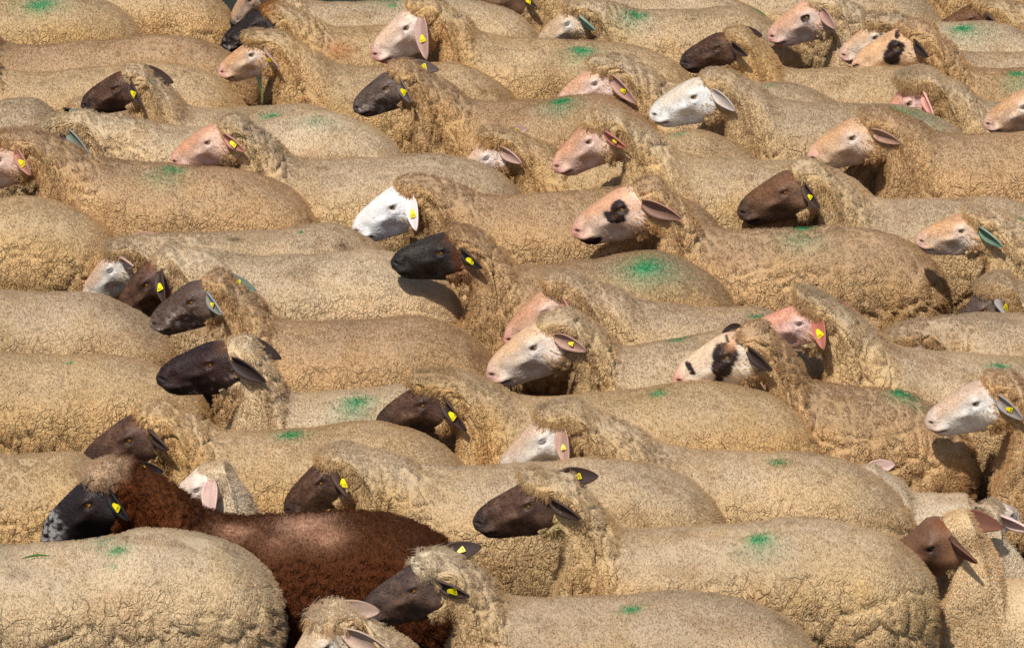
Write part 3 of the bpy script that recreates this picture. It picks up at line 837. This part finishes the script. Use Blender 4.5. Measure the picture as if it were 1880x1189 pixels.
    if f['face'] == 'blackgrizzle':
        lay(smooth(.45, .6, n3) * smooth(.62, .78, u) * smooth(-.12, -.02, v + .1 * (n1 - .5)) * .75, lin((196, 190, 184)))
        lay(smooth(.38, .52, n3) * smooth(.66, .80, u) * smooth(-.16, -.08, v) * .4, lin((150, 145, 140)))
    if f['face'] in ('brown', 'dkbrown', 'greybrown', 'lambbrown'):
        lay(smooth(.30, .10, u) * smooth(-.05, .12, v) * .75, lin((132, 80, 46)))
        lay(smooth(.45, .7, n2) * .38, lin((126, 96, 74)))
        lay(np.exp(-((u - .55) / .14) ** 2 - ((v + .06) / .06) ** 2) * .35, lin((136, 104, 82)))  # highlight along the cheekbone, painted into the face colour
        lay(smooth(.62, .95, u) * .7, tipC)
    if f['face'] == 'black':
        lay(smooth(.30, .16, u) * smooth(.15, -.1, v) * .6, lin((110, 56, 28)))
        lay(np.exp(-((u - .22) / .07) ** 2 - ((v - .12) / .06) ** 2) * .7, lin((92, 56, 36)))
    if f['face'] == 'glossy':
        lay(smooth(.3, .1, u) * smooth(.0, .12, v) * .8, lin((120, 84, 60)))
        lay(smooth(.60, .68, n2) * smooth(-.1, -.3, v) * .7, lin((190, 170, 160)))
    wob = .05 * (n1 - .5) * 2 + .02 * (n2 - .5) * 2
    def spot(u0, v0, ru_, rv_, colr=DARKC, tilt=0.0, side=1):
        uu, vv = u - u0, v - v0
        a, b = uu * math.cos(tilt) + vv * math.sin(tilt), -uu * math.sin(tilt) + vv * math.cos(tilt)
        r = np.sqrt((a / ru_) ** 2 + (b / rv_) ** 2) + wob * 5 * .8
        w = smooth(1.06, .94, r)
        if side:
            w = w * (Hp[:, 2] * cs > -.03)
        lay(w, colr)
    if f['face'] == 'spotmid':
        spot(.355, .01, .12, .105); spot(.45, -.05, .13, .075, tilt=.7)
        spot(.82, -.235, .10, .055); spot(.92, -.19, .09, .035)
    if f['face'] == 'spotright':
        spot(.34, .02, .13, .12); spot(.45, -.10, .11, .12); spot(.54, -.2, .05, .06)
        spot(.76, .07, .035, .045); spot(.75, .0, .03, .035); spot(.86, -.25, .12, .03)
        lay(np.exp(-((u - .22) / .08) ** 2 - ((v - .08) / .05) ** 2) * .8, lin((196, 136, 84)))
        spot(.16, .07, .03, .025); spot(.12, .02, .03, .02); spot(.25, .13, .03, .02)
    if f['face'] == 'patch':
        spot(.35, .0, .12, .10); spot(.47, -.10, .11, .12); spot(.95, -.15, .10, .06); spot(.97, -.03, .03, .03)
        spot(.27, .12, .04, .03)
    for (a0, b0, c0, d0, kk) in f.get('spots', []):
        spot(a0, b0, c0, d0)
    if not dark:
        lay(smooth(.66, .74, n3) * .25, baseC * .6)
    # bare rims: eyelids, nostrils, lips
    rim = np.exp(-(((u - .35) / .050) ** 2 + ((v - .005) / .034) ** 2) ** 2)
    lay(rim * .62, lin((84, 56, 46)) if not dark else lin((30, 22, 20)))
    tear = np.exp(-((v + .03 + .35 * (u - .42)) / .010) ** 2) * smooth(.40, .43, u) * smooth(.51, .46, u)
    lay(tear * .5, lin((120, 76, 58)) if not dark else lin((24, 18, 16)))
    lay(nost.reshape(-1) * 1.15, lin((70, 28, 24)) if not dark else lin((14, 11, 11)))
    lay(mouth.reshape(-1) * 1.1, lin((110, 60, 52)) if not dark else lin((20, 15, 14)))
    cface *= (1 + .34 * (n2 - .5) + .26 * (n3 - .5) + .3 * (n1 - .5))[:, None]
    colb[o0:o0 + len(cface)] = cface
    colb[ti] = cface[-1]
    nb = len(allv) + 2
    colb[nb:] = lin((96, 78, 62)) if not lamb else lin((170, 150, 130))
    root = mesh_obj(body_name, verts, fc, M_SKIN, colb)
    root.location = O
    root.rotation_euler = (0, 0, math.atan2(fwd[1], fwd[0]))
    root['label'] = f['label']; root['category'] = body_name
    root['group'] = 'lambs among the ewes' if lamb else G1
    fl = mesh_obj('fleece', V, [tuple(int(k) for k in q_) for q_ in faces], M_LAMB if lamb else M_FLEECE, colf , root)

    # ---------------- strands of wool over the fleece
    tri = np.concatenate([faces[:, [0, 1, 2]], faces[:, [0, 2, 3]]])
    A, Bv, Cv = V[tri[:, 0]], V[tri[:, 1]], V[tri[:, 2]]
    ar_ = .5 * np.linalg.norm(np.cross(Bv - A, Cv - A), axis=1)
    nm = N[tri[:, 0]]
    face_w = smooth(-.45, .05, nm @ np.array([0, cs * .94, .34]))
    zt = A[:, 2]
    wgt_f = 1 - .9 * fiss[tri].mean(1)
    seen = smooth(zh - .46, zh - .28, zt) * .88 + .12 if f['Y'] > 12.3 else 1.0
    wgt = ar_ * (face_w + .02) * smooth(.5 * (zh - hb) + .02, zh - hb * .75, zt) * seen * wgt_f * (tf[tri[:, 0]] < te + .012)
    endt = endf[tri[:, 0]]
    wgt = wgt * (1 + .8 * endt)
    cnt = int((5200 if f['Y'] > 14.5 else 6800) * 1.0)
    cnt = int(HAIR * (15.0 / f['Y']) ** 1.3 * (.45 if lamb else 1) * min(1.0, wgt.sum() / .55))
    pick = rs.choice(len(tri), cnt, p=wgt / wgt.sum())
    r1, r2 = rs.random(cnt), rs.random(cnt)
    sq = np.sqrt(r1)
    wa, wb_, wc = 1 - sq, sq * (1 - r2), sq * r2
    T3 = tri[pick]
    p = V[T3[:, 0]] * wa[:, None] + V[T3[:, 1]] * wb_[:, None] + V[T3[:, 2]] * wc[:, None]
    nn = N[T3[:, 0]] * wa[:, None] + N[T3[:, 1]] * wb_[:, None] + N[T3[:, 2]] * wc[:, None]
    nn /= np.linalg.norm(nn, axis=1, keepdims=True)
    pt = tf[T3[:, 0]]; pe = endf[T3[:, 0]]; pn = neckf[T3[:, 0]]
    fis = fiss[T3[:, 0]]; pcm = curl[T3[:, 0]]
    pw = p + .012 * np.stack([fbm(p, .06, sd + q_) - .5 for q_ in (1, 2, 3)], 1) * 2
    k1, k2_, kc = worley(pw * np.array([1, 1, .8]), cell, sd)
    kc = kc / np.array([1, 1, .8])
    gg1, gg2, _ = worley(pw * np.array([1.15, 1, .60]), .062, sd + 8)
    locks = smooth(.40, .80, .3 + .4 * neckf[T3[:, 0]] + .25 * lowf[T3[:, 0]] + (.35 if f.get('tint') == 'ewe' else 0) + .3 * (fbm(p, .09, sd + 61, 2) - .5))
    crown = smooth(-.02, .03, (p - Pp) @ n) * pe
    shag = f.get('shag', 0)
    ln = (.0065 + .003 * locks + .006 * crown * (cap > .3) + .016 * crown * shag) * rs.uniform(.85, 1.10, cnt)
    if lamb:
        ln = .006 * rs.uniform(.6, 1.3, cnt)
    # the fleece parts along the edges of its locks and along the long fissures
    part = 1 - smooth(.0008, .0026, (k2_ - k1) * cell) * 1.0
    fissp = np.clip(cm[T3[:, 0]] * np.clip(neckf + lowf + .15 + .25 * (crk - .5), 0, 1)[T3[:, 0]] * 1.4, 0, 1)
    wf = .0105 * fissp
    slit = 1 - smooth(wf * .6, wf + .0012, (gg2 - gg1) * .062)
    gap = np.clip(np.maximum(.65 * part * locks, slit * (fissp > .08)), 0, 1)
    if lamb:
        gap = part * .6
    ln = ln * (1 + .7 * fissp * (1 - smooth(.006, .02, (gg2 - gg1) * .062)))
    ln = ln * (1 - .9 * gap)
    to_c = kc - p
    to_c -= nn * (to_c * nn).sum(1)[:, None]
    clump = (.03 + .09 * locks)[:, None]
    jit = rs.normal(0, 1, (cnt, 3)); jit -= nn * (jit * nn).sum(1)[:, None]
    fuzz = smooth(.3, .9, nn[:, 2])
    drift = np.stack([-.10 * np.ones(cnt), np.zeros(cnt), -.16 * np.ones(cnt)], 1)
    lie = drift * (ln * (1.0 + 2.0 * crown * shag))[:, None]
    p0 = p - nn * .003
    p1 = p + nn * (ln * .6)[:, None] + to_c * clump * .5 + jit * (ln * .05)[:, None] + lie * .3
    p2 = p + nn * ln[:, None] + to_c * clump + jit * (ln * (.13 + .25 * fuzz + .3 * crown))[:, None] + lie
    pts = np.stack([p0, p1, p2], 1).astype(np.float32)
    hc_ = bpy.data.hair_curves.new('wool_strands')
    hc_.add_curves([3] * cnt)
    hc_.position_data.foreach_set('vector', pts.ravel())
    rad0 = (.00040 if not lamb else .0006) * (f['Y'] / 14.0)
    rr = np.tile(np.array([1.0, 1.0, .62], dtype=np.float32) * rad0, cnt)
    ra = hc_.attributes.get('radius') or hc_.attributes.new('radius', 'FLOAT', 'POINT')
    ra.data.foreach_set('value', rr)
    cw = wool_color(p, nn, pt, f, t0)
    cw = cw * rs.uniform(1.02, 1.22, (cnt, 1)) * (1 + rs.uniform(-.03, .03, (cnt, 3)))
    upz = smooth(.45, .95, nn[:, 2])
    dk = (rs.random(cnt) < (.02 + .07 * upz) * (.4 + 1.6 * smooth(.4, .65, fbm(p, .12, sd + 71, 2)))) & (f.get('tint') != 'ewe') & (not lamb)
    cw = np.where(dk[:, None], cw * np.array([.46, .40, .36]), cw)
    if f.get('tint') == 'ewe':
        lt = rs.random(cnt) < .07
        cw = np.where(lt[:, None], cw * 1.9, cw)
    cw = finish_color(cw, p, pt, rs.random(cnt))
    ca = hc_.attributes.new('col', 'FLOAT_COLOR', 'CURVE')
    c4 = np.ones((cnt, 4), dtype=np.float32); c4[:, :3] = np.clip(cw, 0, 1)
    ca.data.foreach_set('color', c4.ravel())
    hc_.materials.append(M_WOOL)
    ho = bpy.data.objects.new('wool_strands', hc_)
    COL.objects.link(ho)
    ho.parent = fl
    ho['kind'] = 'stuff'

    # ---------------- short lying hair of the face
    nf = 5200 if not lamb else 3500
    gi = rs.integers(0, len(us) - 1, nf * 2); gj = rs.integers(0, nts, nf * 2)
    dudv = np.concatenate([np.diff(us), [0]])[gi]
    keep = rs.random(nf * 2) < dudv / dudv.max() * 1.6
    gi, gj = gi[keep][:nf], gj[keep][:nf]
    fa_, fb_ = rs.random((len(gi), 1)), rs.random((len(gi), 1))
    gj2 = (gj + 1) % nts
    hp = (HV[gi, gj] * (1 - fa_) + HV[gi + 1, gj] * fa_) * (1 - fb_) + (HV[gi, gj2] * (1 - fa_) + HV[gi + 1, gj2] * fa_) * fb_
    hnrm = np.cross(HV[gi, gj2] - HV[gi, gj], HV[gi + 1, gj] - HV[gi, gj]); hnrm /= np.linalg.norm(hnrm, axis=1, keepdims=True) + 1e-12
    cen_h = (Pp + d * (U[gi, gj] * L)[:, None] + n * (-.1 * L))
    hnrm *= np.sign(((hp - cen_h) * hnrm).sum(1))[:, None]
    fcl = cface.reshape(len(us), nts, 3)[gi, gj]
    ok = ((nost[gi, gj] + mouth[gi, gj]) < .25) & (((U[gi, gj] - .35) / .055) ** 2 + ((Vh[gi, gj] - .005) / .04) ** 2 > 1) & (U[gi, gj] < .93)
    hp, hnrm, fcl = hp[ok], hnrm[ok], fcl[ok]
    m_ = len(hp)
    hl = rs.uniform(.004, .008, m_)[:, None] * (1 if not lamb else .8)
    hu, hv = U[gi, gj][ok], Vh[gi, gj][ok]
    woolly = rs.random(m_) < (smooth(.42, .16, hu + .10 * (fbm(hp, .03, sd + 81, 2) - .5)) * smooth(-.06, -.20, hv) * .9 + smooth(.22 + .30 * cap, .05 + .2 * cap, hu) * smooth(.05, .11, hv))
    if dark:
        woolly &= False
    if not lamb:
        hl = np.where(woolly[:, None], hl * 2.1, hl)
        wc = wool_color(hp, hnrm, np.full(m_, 1.0), f, t0)
        fcl = np.where(woolly[:, None], wc, fcl)
    flow = -d[None] - .25 * n[None] + rs.normal(0, .25, (m_, 3))
    flow -= hnrm * (flow * hnrm).sum(1)[:, None]
    hpts = np.stack([hp - hnrm * .001, hp + flow * hl * .55 + hnrm * hl * np.where(woolly, .4, .12)[:, None], hp + flow * hl * np.where(woolly, .7, 1)[:, None] + hnrm * hl * np.where(woolly, .6, .16)[:, None]], 1).astype(np.float32)
    fh = bpy.data.hair_curves.new('face_hair')
    fh.add_curves([3] * m_)
    fh.position_data.foreach_set('vector', hpts.ravel())
    ra = fh.attributes.get('radius') or fh.attributes.new('radius', 'FLOAT', 'POINT')
    ra.data.foreach_set('value', (np.array([1, .8, .3], dtype=np.float32)[None] * (np.where(woolly, .0009, .00042) if not lamb else np.full(m_, .0004)).astype(np.float32)[:, None] * (f['Y'] / 14.0)).astype(np.float32).ravel())
    ca = fh.attributes.new('col', 'FLOAT_COLOR', 'CURVE')
    c4 = np.ones((m_, 4), dtype=np.float32); c4[:, :3] = np.clip(fcl * rs.uniform(.90, 1.25, (m_, 1)), 0, .9)
    ca.data.foreach_set('color', c4.ravel())
    fh.materials.append(M_WOOL)
    fo = bpy.data.objects.new('face_hair', fh); COL.objects.link(fo); fo.parent = root; fo['kind'] = 'stuff'

    # ---------------- eyes, ears, tags
    def head_pt(u_, v_, y_):
        return Pp + d * (u_ * L) + n * (v_ * L) + lat * (y_ * L)
    iy = np.argmin(np.abs(us - .35))
    for sgn in (1, -1):
        jj = [j for j in range(nts) if Yh[iy, j] * sgn > 0]
        jb = min(jj, key=lambda j: abs(Vh[iy, j]))
        ysurf = abs(Yh[iy, jb])
        er = .0172 * (L / .27)
        ec = head_pt(.35, .005, sgn * ysurf) - lat * sgn * er * .50
        ax = lat * sgn * .95 + d * .22 + n * .10; ax /= np.linalg.norm(ax)
        ex1 = d - ax * (d @ ax); ex1 /= np.linalg.norm(ex1)
        ex2 = np.cross(ax, ex1)
        if ex2 @ n < 0:
            ex2 = -ex2
        vs_, cs_ = [], []
        fa = []
        n_a, n_b = 8, 14
        amber = lin((186, 146, 92)) if not dark else (lin((176, 122, 58)) if not lamb else lin((60, 38, 24)))
        for ia in range(n_a + 1):
            pa = math.pi * .62 * ia / n_a
            for ib in range(n_b):
                pb = 2 * math.pi * ib / n_b
                lx, ly, lz = math.sin(pa) * math.cos(pb), math.sin(pa) * math.sin(pb), math.cos(pa)
                vs_.append(ec + er * (ex1 * lx + ex2 * ly * .9 + ax * lz))
                pup = abs(lx) < .46 and abs(ly) < .20
                cs_.append(lin((8, 6, 6)) if pup else (amber if math.hypot(lx, ly) < .74 else lin((46, 32, 26))))
        for ia in range(n_a):
            for ib in range(n_b):
                b2 = (ib + 1) % n_b
                fa.append((ia * n_b + ib, (ia + 1) * n_b + ib, (ia + 1) * n_b + b2, ia * n_b + b2))
        eo = mesh_obj('eye', vs_, fa, M_EYE, np.array(cs_), root)
        mode = f.get('eye', 'open')
        el_up = {'open': 21, 'half': 0, 'shut': -22}[mode]
        el_dn = {'open': -27, 'half': -22, 'shut': -25}[mode]
        lidc = (eyeC * .72 + np.array([.02, .005, .0])) if not dark else baseC * .9
        for (lo, hi_) in ((el_up, 88), (-88, el_dn)):
            vs_, fa, cl = [], [], []
            na, nb_ = 12, 5
            for ia in range(na + 1):
                az = math.radians(-88 + 176 * ia / na)
                for ib in range(nb_ + 1):
                    e_ = lo if lo > -60 else hi_
                    edge = math.radians(e_ * math.cos(az) ** .7) if abs(math.cos(az)) > .02 else 0
                    far = math.radians(hi_ if lo > -60 else lo)
                    el = edge + (far - edge) * ib / nb_
                    rr_ = er * (1.16 - .05 * (ib == 0))
                    x_ = math.cos(el) * math.sin(az); z_ = math.cos(el) * math.cos(az); y_ = math.sin(el)
                    vs_.append(ec + rr_ * (ex1 * x_ * 1.12 + ex2 * y_ * .95 + ax * z_ * .98))
                    cl.append(lidc * (.55 if ib < 2 else 1.0))
            for ia in range(na):
                for ib in range(nb_):
                    k = ia * (nb_ + 1) + ib
                    fa.append((k, k + 1, k + nb_ + 2, k + nb_ + 1))
            mesh_obj('eyelid', vs_, fa, M_SKIN, np.array(cl), eo)

    pscale = FPX / math.hypot(f['Y'], CAM_H - Pp[2])
    rightw = np.array([1.0, 0, 0])
    def dirl(w):
        return np.array([w @ fwd, w @ left, w[2]])
    ear_len = (.112 if not lamb else .120) * (s if not lamb else 1)
    for sgn in (cs, -cs):
        isnear = sgn == cs
        b0 = head_pt(.085, -.03, sgn * .215)
        tipx = f.get('e1') if isnear else f.get('e2')
        tocam = dirl(-FW_C)
        if tipx is not None:
            bw = O + fwd * b0[0] + left * b0[1] + np.array([0, 0, b0[2]])
            # where the ear base shows, and how far the tip lies from it across the view
            rel = bw - CAM
            k = FPX / (rel @ FW_C)
            bx, by = PW / 2 + rel[0] * k, PH / 2 - (rel @ UP_C) * k
            o2 = rightw * ((tipx[0] - bx) / k) + UP_C * (-(tipx[1] - by) / k)
            ol2 = np.linalg.norm(o2)
            le = max(ear_len * .95, min(ol2 * 1.12, ear_len * 1.3))
            if ol2 > le:
                o2 *= le / ol2; ol2 = le
            dep = math.sqrt(max(le * le - ol2 * ol2, 0))
            ev = dirl(o2) + tocam * dep * (1 if isnear else -.35)
            ev /= np.linalg.norm(ev)
        else:
            ev = -d * .45 + lat * sgn * .75 - np.array([0, 0, .12]) + n * .05
            ev /= np.linalg.norm(ev); le = ear_len
        cv = (tocam * .95 + d * .30 - Z * .38) if isnear else (tocam * .9 + d * .3 + Z * .3)
        cv = cv + rs.normal(0, .12, 3)
        cv -= ev * (cv @ ev); cv /= np.linalg.norm(cv)
        wv = np.cross(ev, cv)
        vs_, cl, fa = [], [], []
        nl_, nq_ = 14, 9
        loopn = nq_ * 2
        hw_ = le * .225
        for il in range(nl_ + 1):
            t = il / nl_
            w_ = hw_ * (max(0.0, math.sin(math.pi * min(1, (t * .97 + .03)) ** .82)) ** .62) * (.95 if t > .3 else .80 + .5 * t)
            w_ = max(w_, hw_ * (.42 * (1 - t) ** 3 + .03))
            curlk = 1.45 - .7 * t
            cen = b0 + ev * (le * t) + np.array([0, 0, -1.0]) * le * (.20 * t * t) + cv * le * .05 * math.sin(t * 3)
            out_ = []
            for iq in range(nq_):
                qn = -1 + 2 * iq / (nq_ - 1)
                a_ = qn * curlk
                lat_ = w_ * math.sin(a_) / max(math.sin(min(curlk, 1.5)), .6)
                dp = w_ * (1 - math.cos(a_)) * .9
                out_.append((lat_, dp))
            for (la_, dp) in out_:
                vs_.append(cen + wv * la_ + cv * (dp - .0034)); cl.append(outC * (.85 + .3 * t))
            for (la_, dp) in reversed(out_):
                rimk = 1.0
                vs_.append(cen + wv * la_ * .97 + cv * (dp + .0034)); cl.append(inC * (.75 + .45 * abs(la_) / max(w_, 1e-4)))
        for il in range(nl_):
            for iq in range(loopn):
                q2 = (iq + 1) % loopn
                fa.append((il * loopn + iq, il * loopn + q2, (il + 1) * loopn + q2, (il + 1) * loopn + iq))
        fa.append(tuple(range(loopn))[::-1]); fa.append(tuple(nl_ * loopn + k for k in range(loopn)))
        va = np.array(vs_); ca_ = np.array(cl)
        mot = fbm(va, .03, sd + 55)[:, None]
        ca_ = ca_ * (.82 + .36 * mot)
        if f.get('earc') in ('green', 'greygreen'):
            w = smooth(.45, .6, fbm(va, .05, sd + 3))[:, None] * (.42 if f['earc'] == 'green' else .3)
            ca_ = ca_ * (1 - w) + lin((40, 132, 92))[None] * w
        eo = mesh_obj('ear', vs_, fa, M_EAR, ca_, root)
        tg = f.get('tag1', 0) if isnear else f.get('tag2', 0)
        if tg:
            front = 1 if cv @ tocam > 0 else -1
            fz = cv * front
            at = .60
            cen = np.array(vs_[8 * loopn + (nq_ + nq_ // 2 if front > 0 else nq_ // 2)]) + fz * .003
            size = .025 * (.6 if tg < .5 else (.75 if tg < 1 else 1.0)) * (s if not lamb else .7)
            # lie with the point towards the ear base, tilted a little to the light
            fz = fz * .8 + tocam * .7 + rs.normal(0, .25, 3); fz /= np.linalg.norm(fz)
            tx = ev - fz * (ev @ fz); tx /= np.linalg.norm(tx)
            ty = np.cross(fz, tx)
            cen = cen + fz * .004
            outline = [(-.62, -.14), (-.62, .14), (-.50, .22), (.30, .48), (.46, .46), (.50, .36), (.50, -.36), (.46, -.46), (.30, -.48), (-.50, -.22)]
            tv, tf_, mi = [], [], []
            for zo in (-.0009, .0009):
                for (a, b) in outline:
                    tv.append(cen + tx * a * size + ty * b * size + fz * zo)
            no = len(outline)
            tf_.append(tuple(range(no))[::-1]); mi.append(0)
            tf_.append(tuple(no + k for k in range(no))); mi.append(0)
            for k in range(no):
                tf_.append((k, (k + 1) % no, no + (k + 1) % no, no + k)); mi.append(0)
            def quad(a0, b0_, a1, b1):
                k = len(tv)
                for (a, b) in ((a0, b0_), (a1, b0_), (a1, b1), (a0, b1)):
                    tv.append(cen + tx * a * size + ty * b * size + fz * .0014)
                tf_.append((k, k + 1, k + 2, k + 3)); mi.append(1)
            SEG = {'0': 'abcdef', '1': 'bc', '2': 'abged', '3': 'abgcd', '4': 'fgbc', '5': 'afgcd', '6': 'afgedc', '7': 'abc', '8': 'abcdefg', '9': 'abcdfg'}
            code = f.get('code') or '%04d' % int(rs.integers(100, 9999))
            for dk_, ch in enumerate(code):
                y0 = -.36 + dk_ * .185; hgt = .30; wd = .12; x0 = .10; lw = .035
                for sg in SEG[ch]:
                    if sg == 'a': quad(x0, y0, x0 + lw, y0 + wd)
                    if sg == 'g': quad(x0 + hgt / 2 - lw / 2, y0, x0 + hgt / 2 + lw / 2, y0 + wd)
                    if sg == 'd': quad(x0 + hgt - lw, y0, x0 + hgt, y0 + wd)
                    if sg == 'f': quad(x0, y0, x0 + hgt / 2, y0 + lw)
                    if sg == 'b': quad(x0, y0 + wd - lw, x0 + hgt / 2, y0 + wd)
                    if sg == 'e': quad(x0 + hgt / 2, y0, x0 + hgt, y0 + lw)
                    if sg == 'c': quad(x0 + hgt / 2, y0 + wd - lw, x0 + hgt, y0 + wd)
            mesh_obj('ear_tag', tv, tf_, [M_TAG, M_INK], None, eo, smooth_shade=False, mat_idx=mi)
    return root

HAIR = 36000

def grass_bits():
    rg = np.random.default_rng(5)
    vs_, fs_ = [], []
    for (x, y, n_, sp_) in ((1725, 1172, 90, .10), (1880, 915, 70, .16), (1860, 1050, 60, .12), (470, 190, 50, .12), (1756, 560, 50, .10)):
        o = on_height(x, y, .05)
        for k in range(n_):
            p = np.array([o[0] + rg.normal(0, sp_), o[1] + rg.normal(0, sp_), 0.0])
            h_ = rg.uniform(.06, .16); a_ = rg.uniform(0, 6.28); w_ = rg.uniform(.002, .004)
            t_ = np.array([math.cos(a_), math.sin(a_), 0]); q_ = np.array([-t_[1], t_[0], 0])
            i0 = len(vs_)
            vs_ += [p - q_ * w_, p + q_ * w_, p + t_ * h_ * .2 + np.array([0, 0, h_ * .6]) + q_ * w_ * .7, p + t_ * h_ * .2 + np.array([0, 0, h_ * .6]) - q_ * w_ * .7, p + t_ * h_ * .55 + np.array([0, 0, h_])]
            fs_ += [(i0, i0 + 1, i0 + 2, i0 + 3), (i0 + 3, i0 + 2, i0 + 4)]
    g = mesh_obj('grass', vs_, fs_, M_GRASS)
    g['kind'] = 'stuff'; g['label'] = 'short green grass showing in gaps between the sheep'
grass_bits()

def grass_blade(sheep_root):
    fl_ = [ch for ch in sheep_root.children if ch.name.startswith('fleece')][0]
    bpy.context.view_layer.update()
    mw = sheep_root.matrix_world
    bv = BVHTree.FromPolygons([mw @ v.co for v in fl_.data.vertices], [tuple(p.vertices) for p in fl_.data.polygons])
    pts = []
    for k in range(9):
        x = 42 + 50 * k / 8.0; y = 1030 - 6 * math.sin(k / 8.0 * 2.4)
        h = bv.ray_cast(Vector(CAM), Vector(ray(x, y)).normalized())
        if h[0] is not None:
            pts.append(np.array(h[0]) + np.array([0, -.006, .012]))
    vs_, fs_ = [], []
    for k, p in enumerate(pts):
        w_ = .0032 * math.sin(math.pi * (k + .6) / (len(pts) + .2)) + .0004
        vs_ += [p + np.array([0, 0, w_]), p + np.array([0, -w_ * .6, 0]), p - np.array([0, 0, w_])]
        if k:
            i0 = 3 * (k - 1)
            fs_ += [(i0, i0 + 1, i0 + 4, i0 + 3), (i0 + 1, i0 + 2, i0 + 5, i0 + 4), (i0 + 2, i0, i0 + 3, i0 + 5)]
    fs_ += [(2, 1, 0), tuple(3 * (len(pts) - 1) + k for k in range(3))]
    o = mesh_obj('grass_blade', vs_, fs_, M_GRASS)
    o['label'] = 'single bent green grass blade lying on the pale beige back in the bottom corner'
    o['category'] = 'grass blade'

import time as _t
_t0 = _t.time()
for f in F:
    root_ = build_sheep(f)
    if f['key'] == 'front_left':
        grass_blade(root_)
print('flock built in %.1f s' % (_t.time() - _t0))
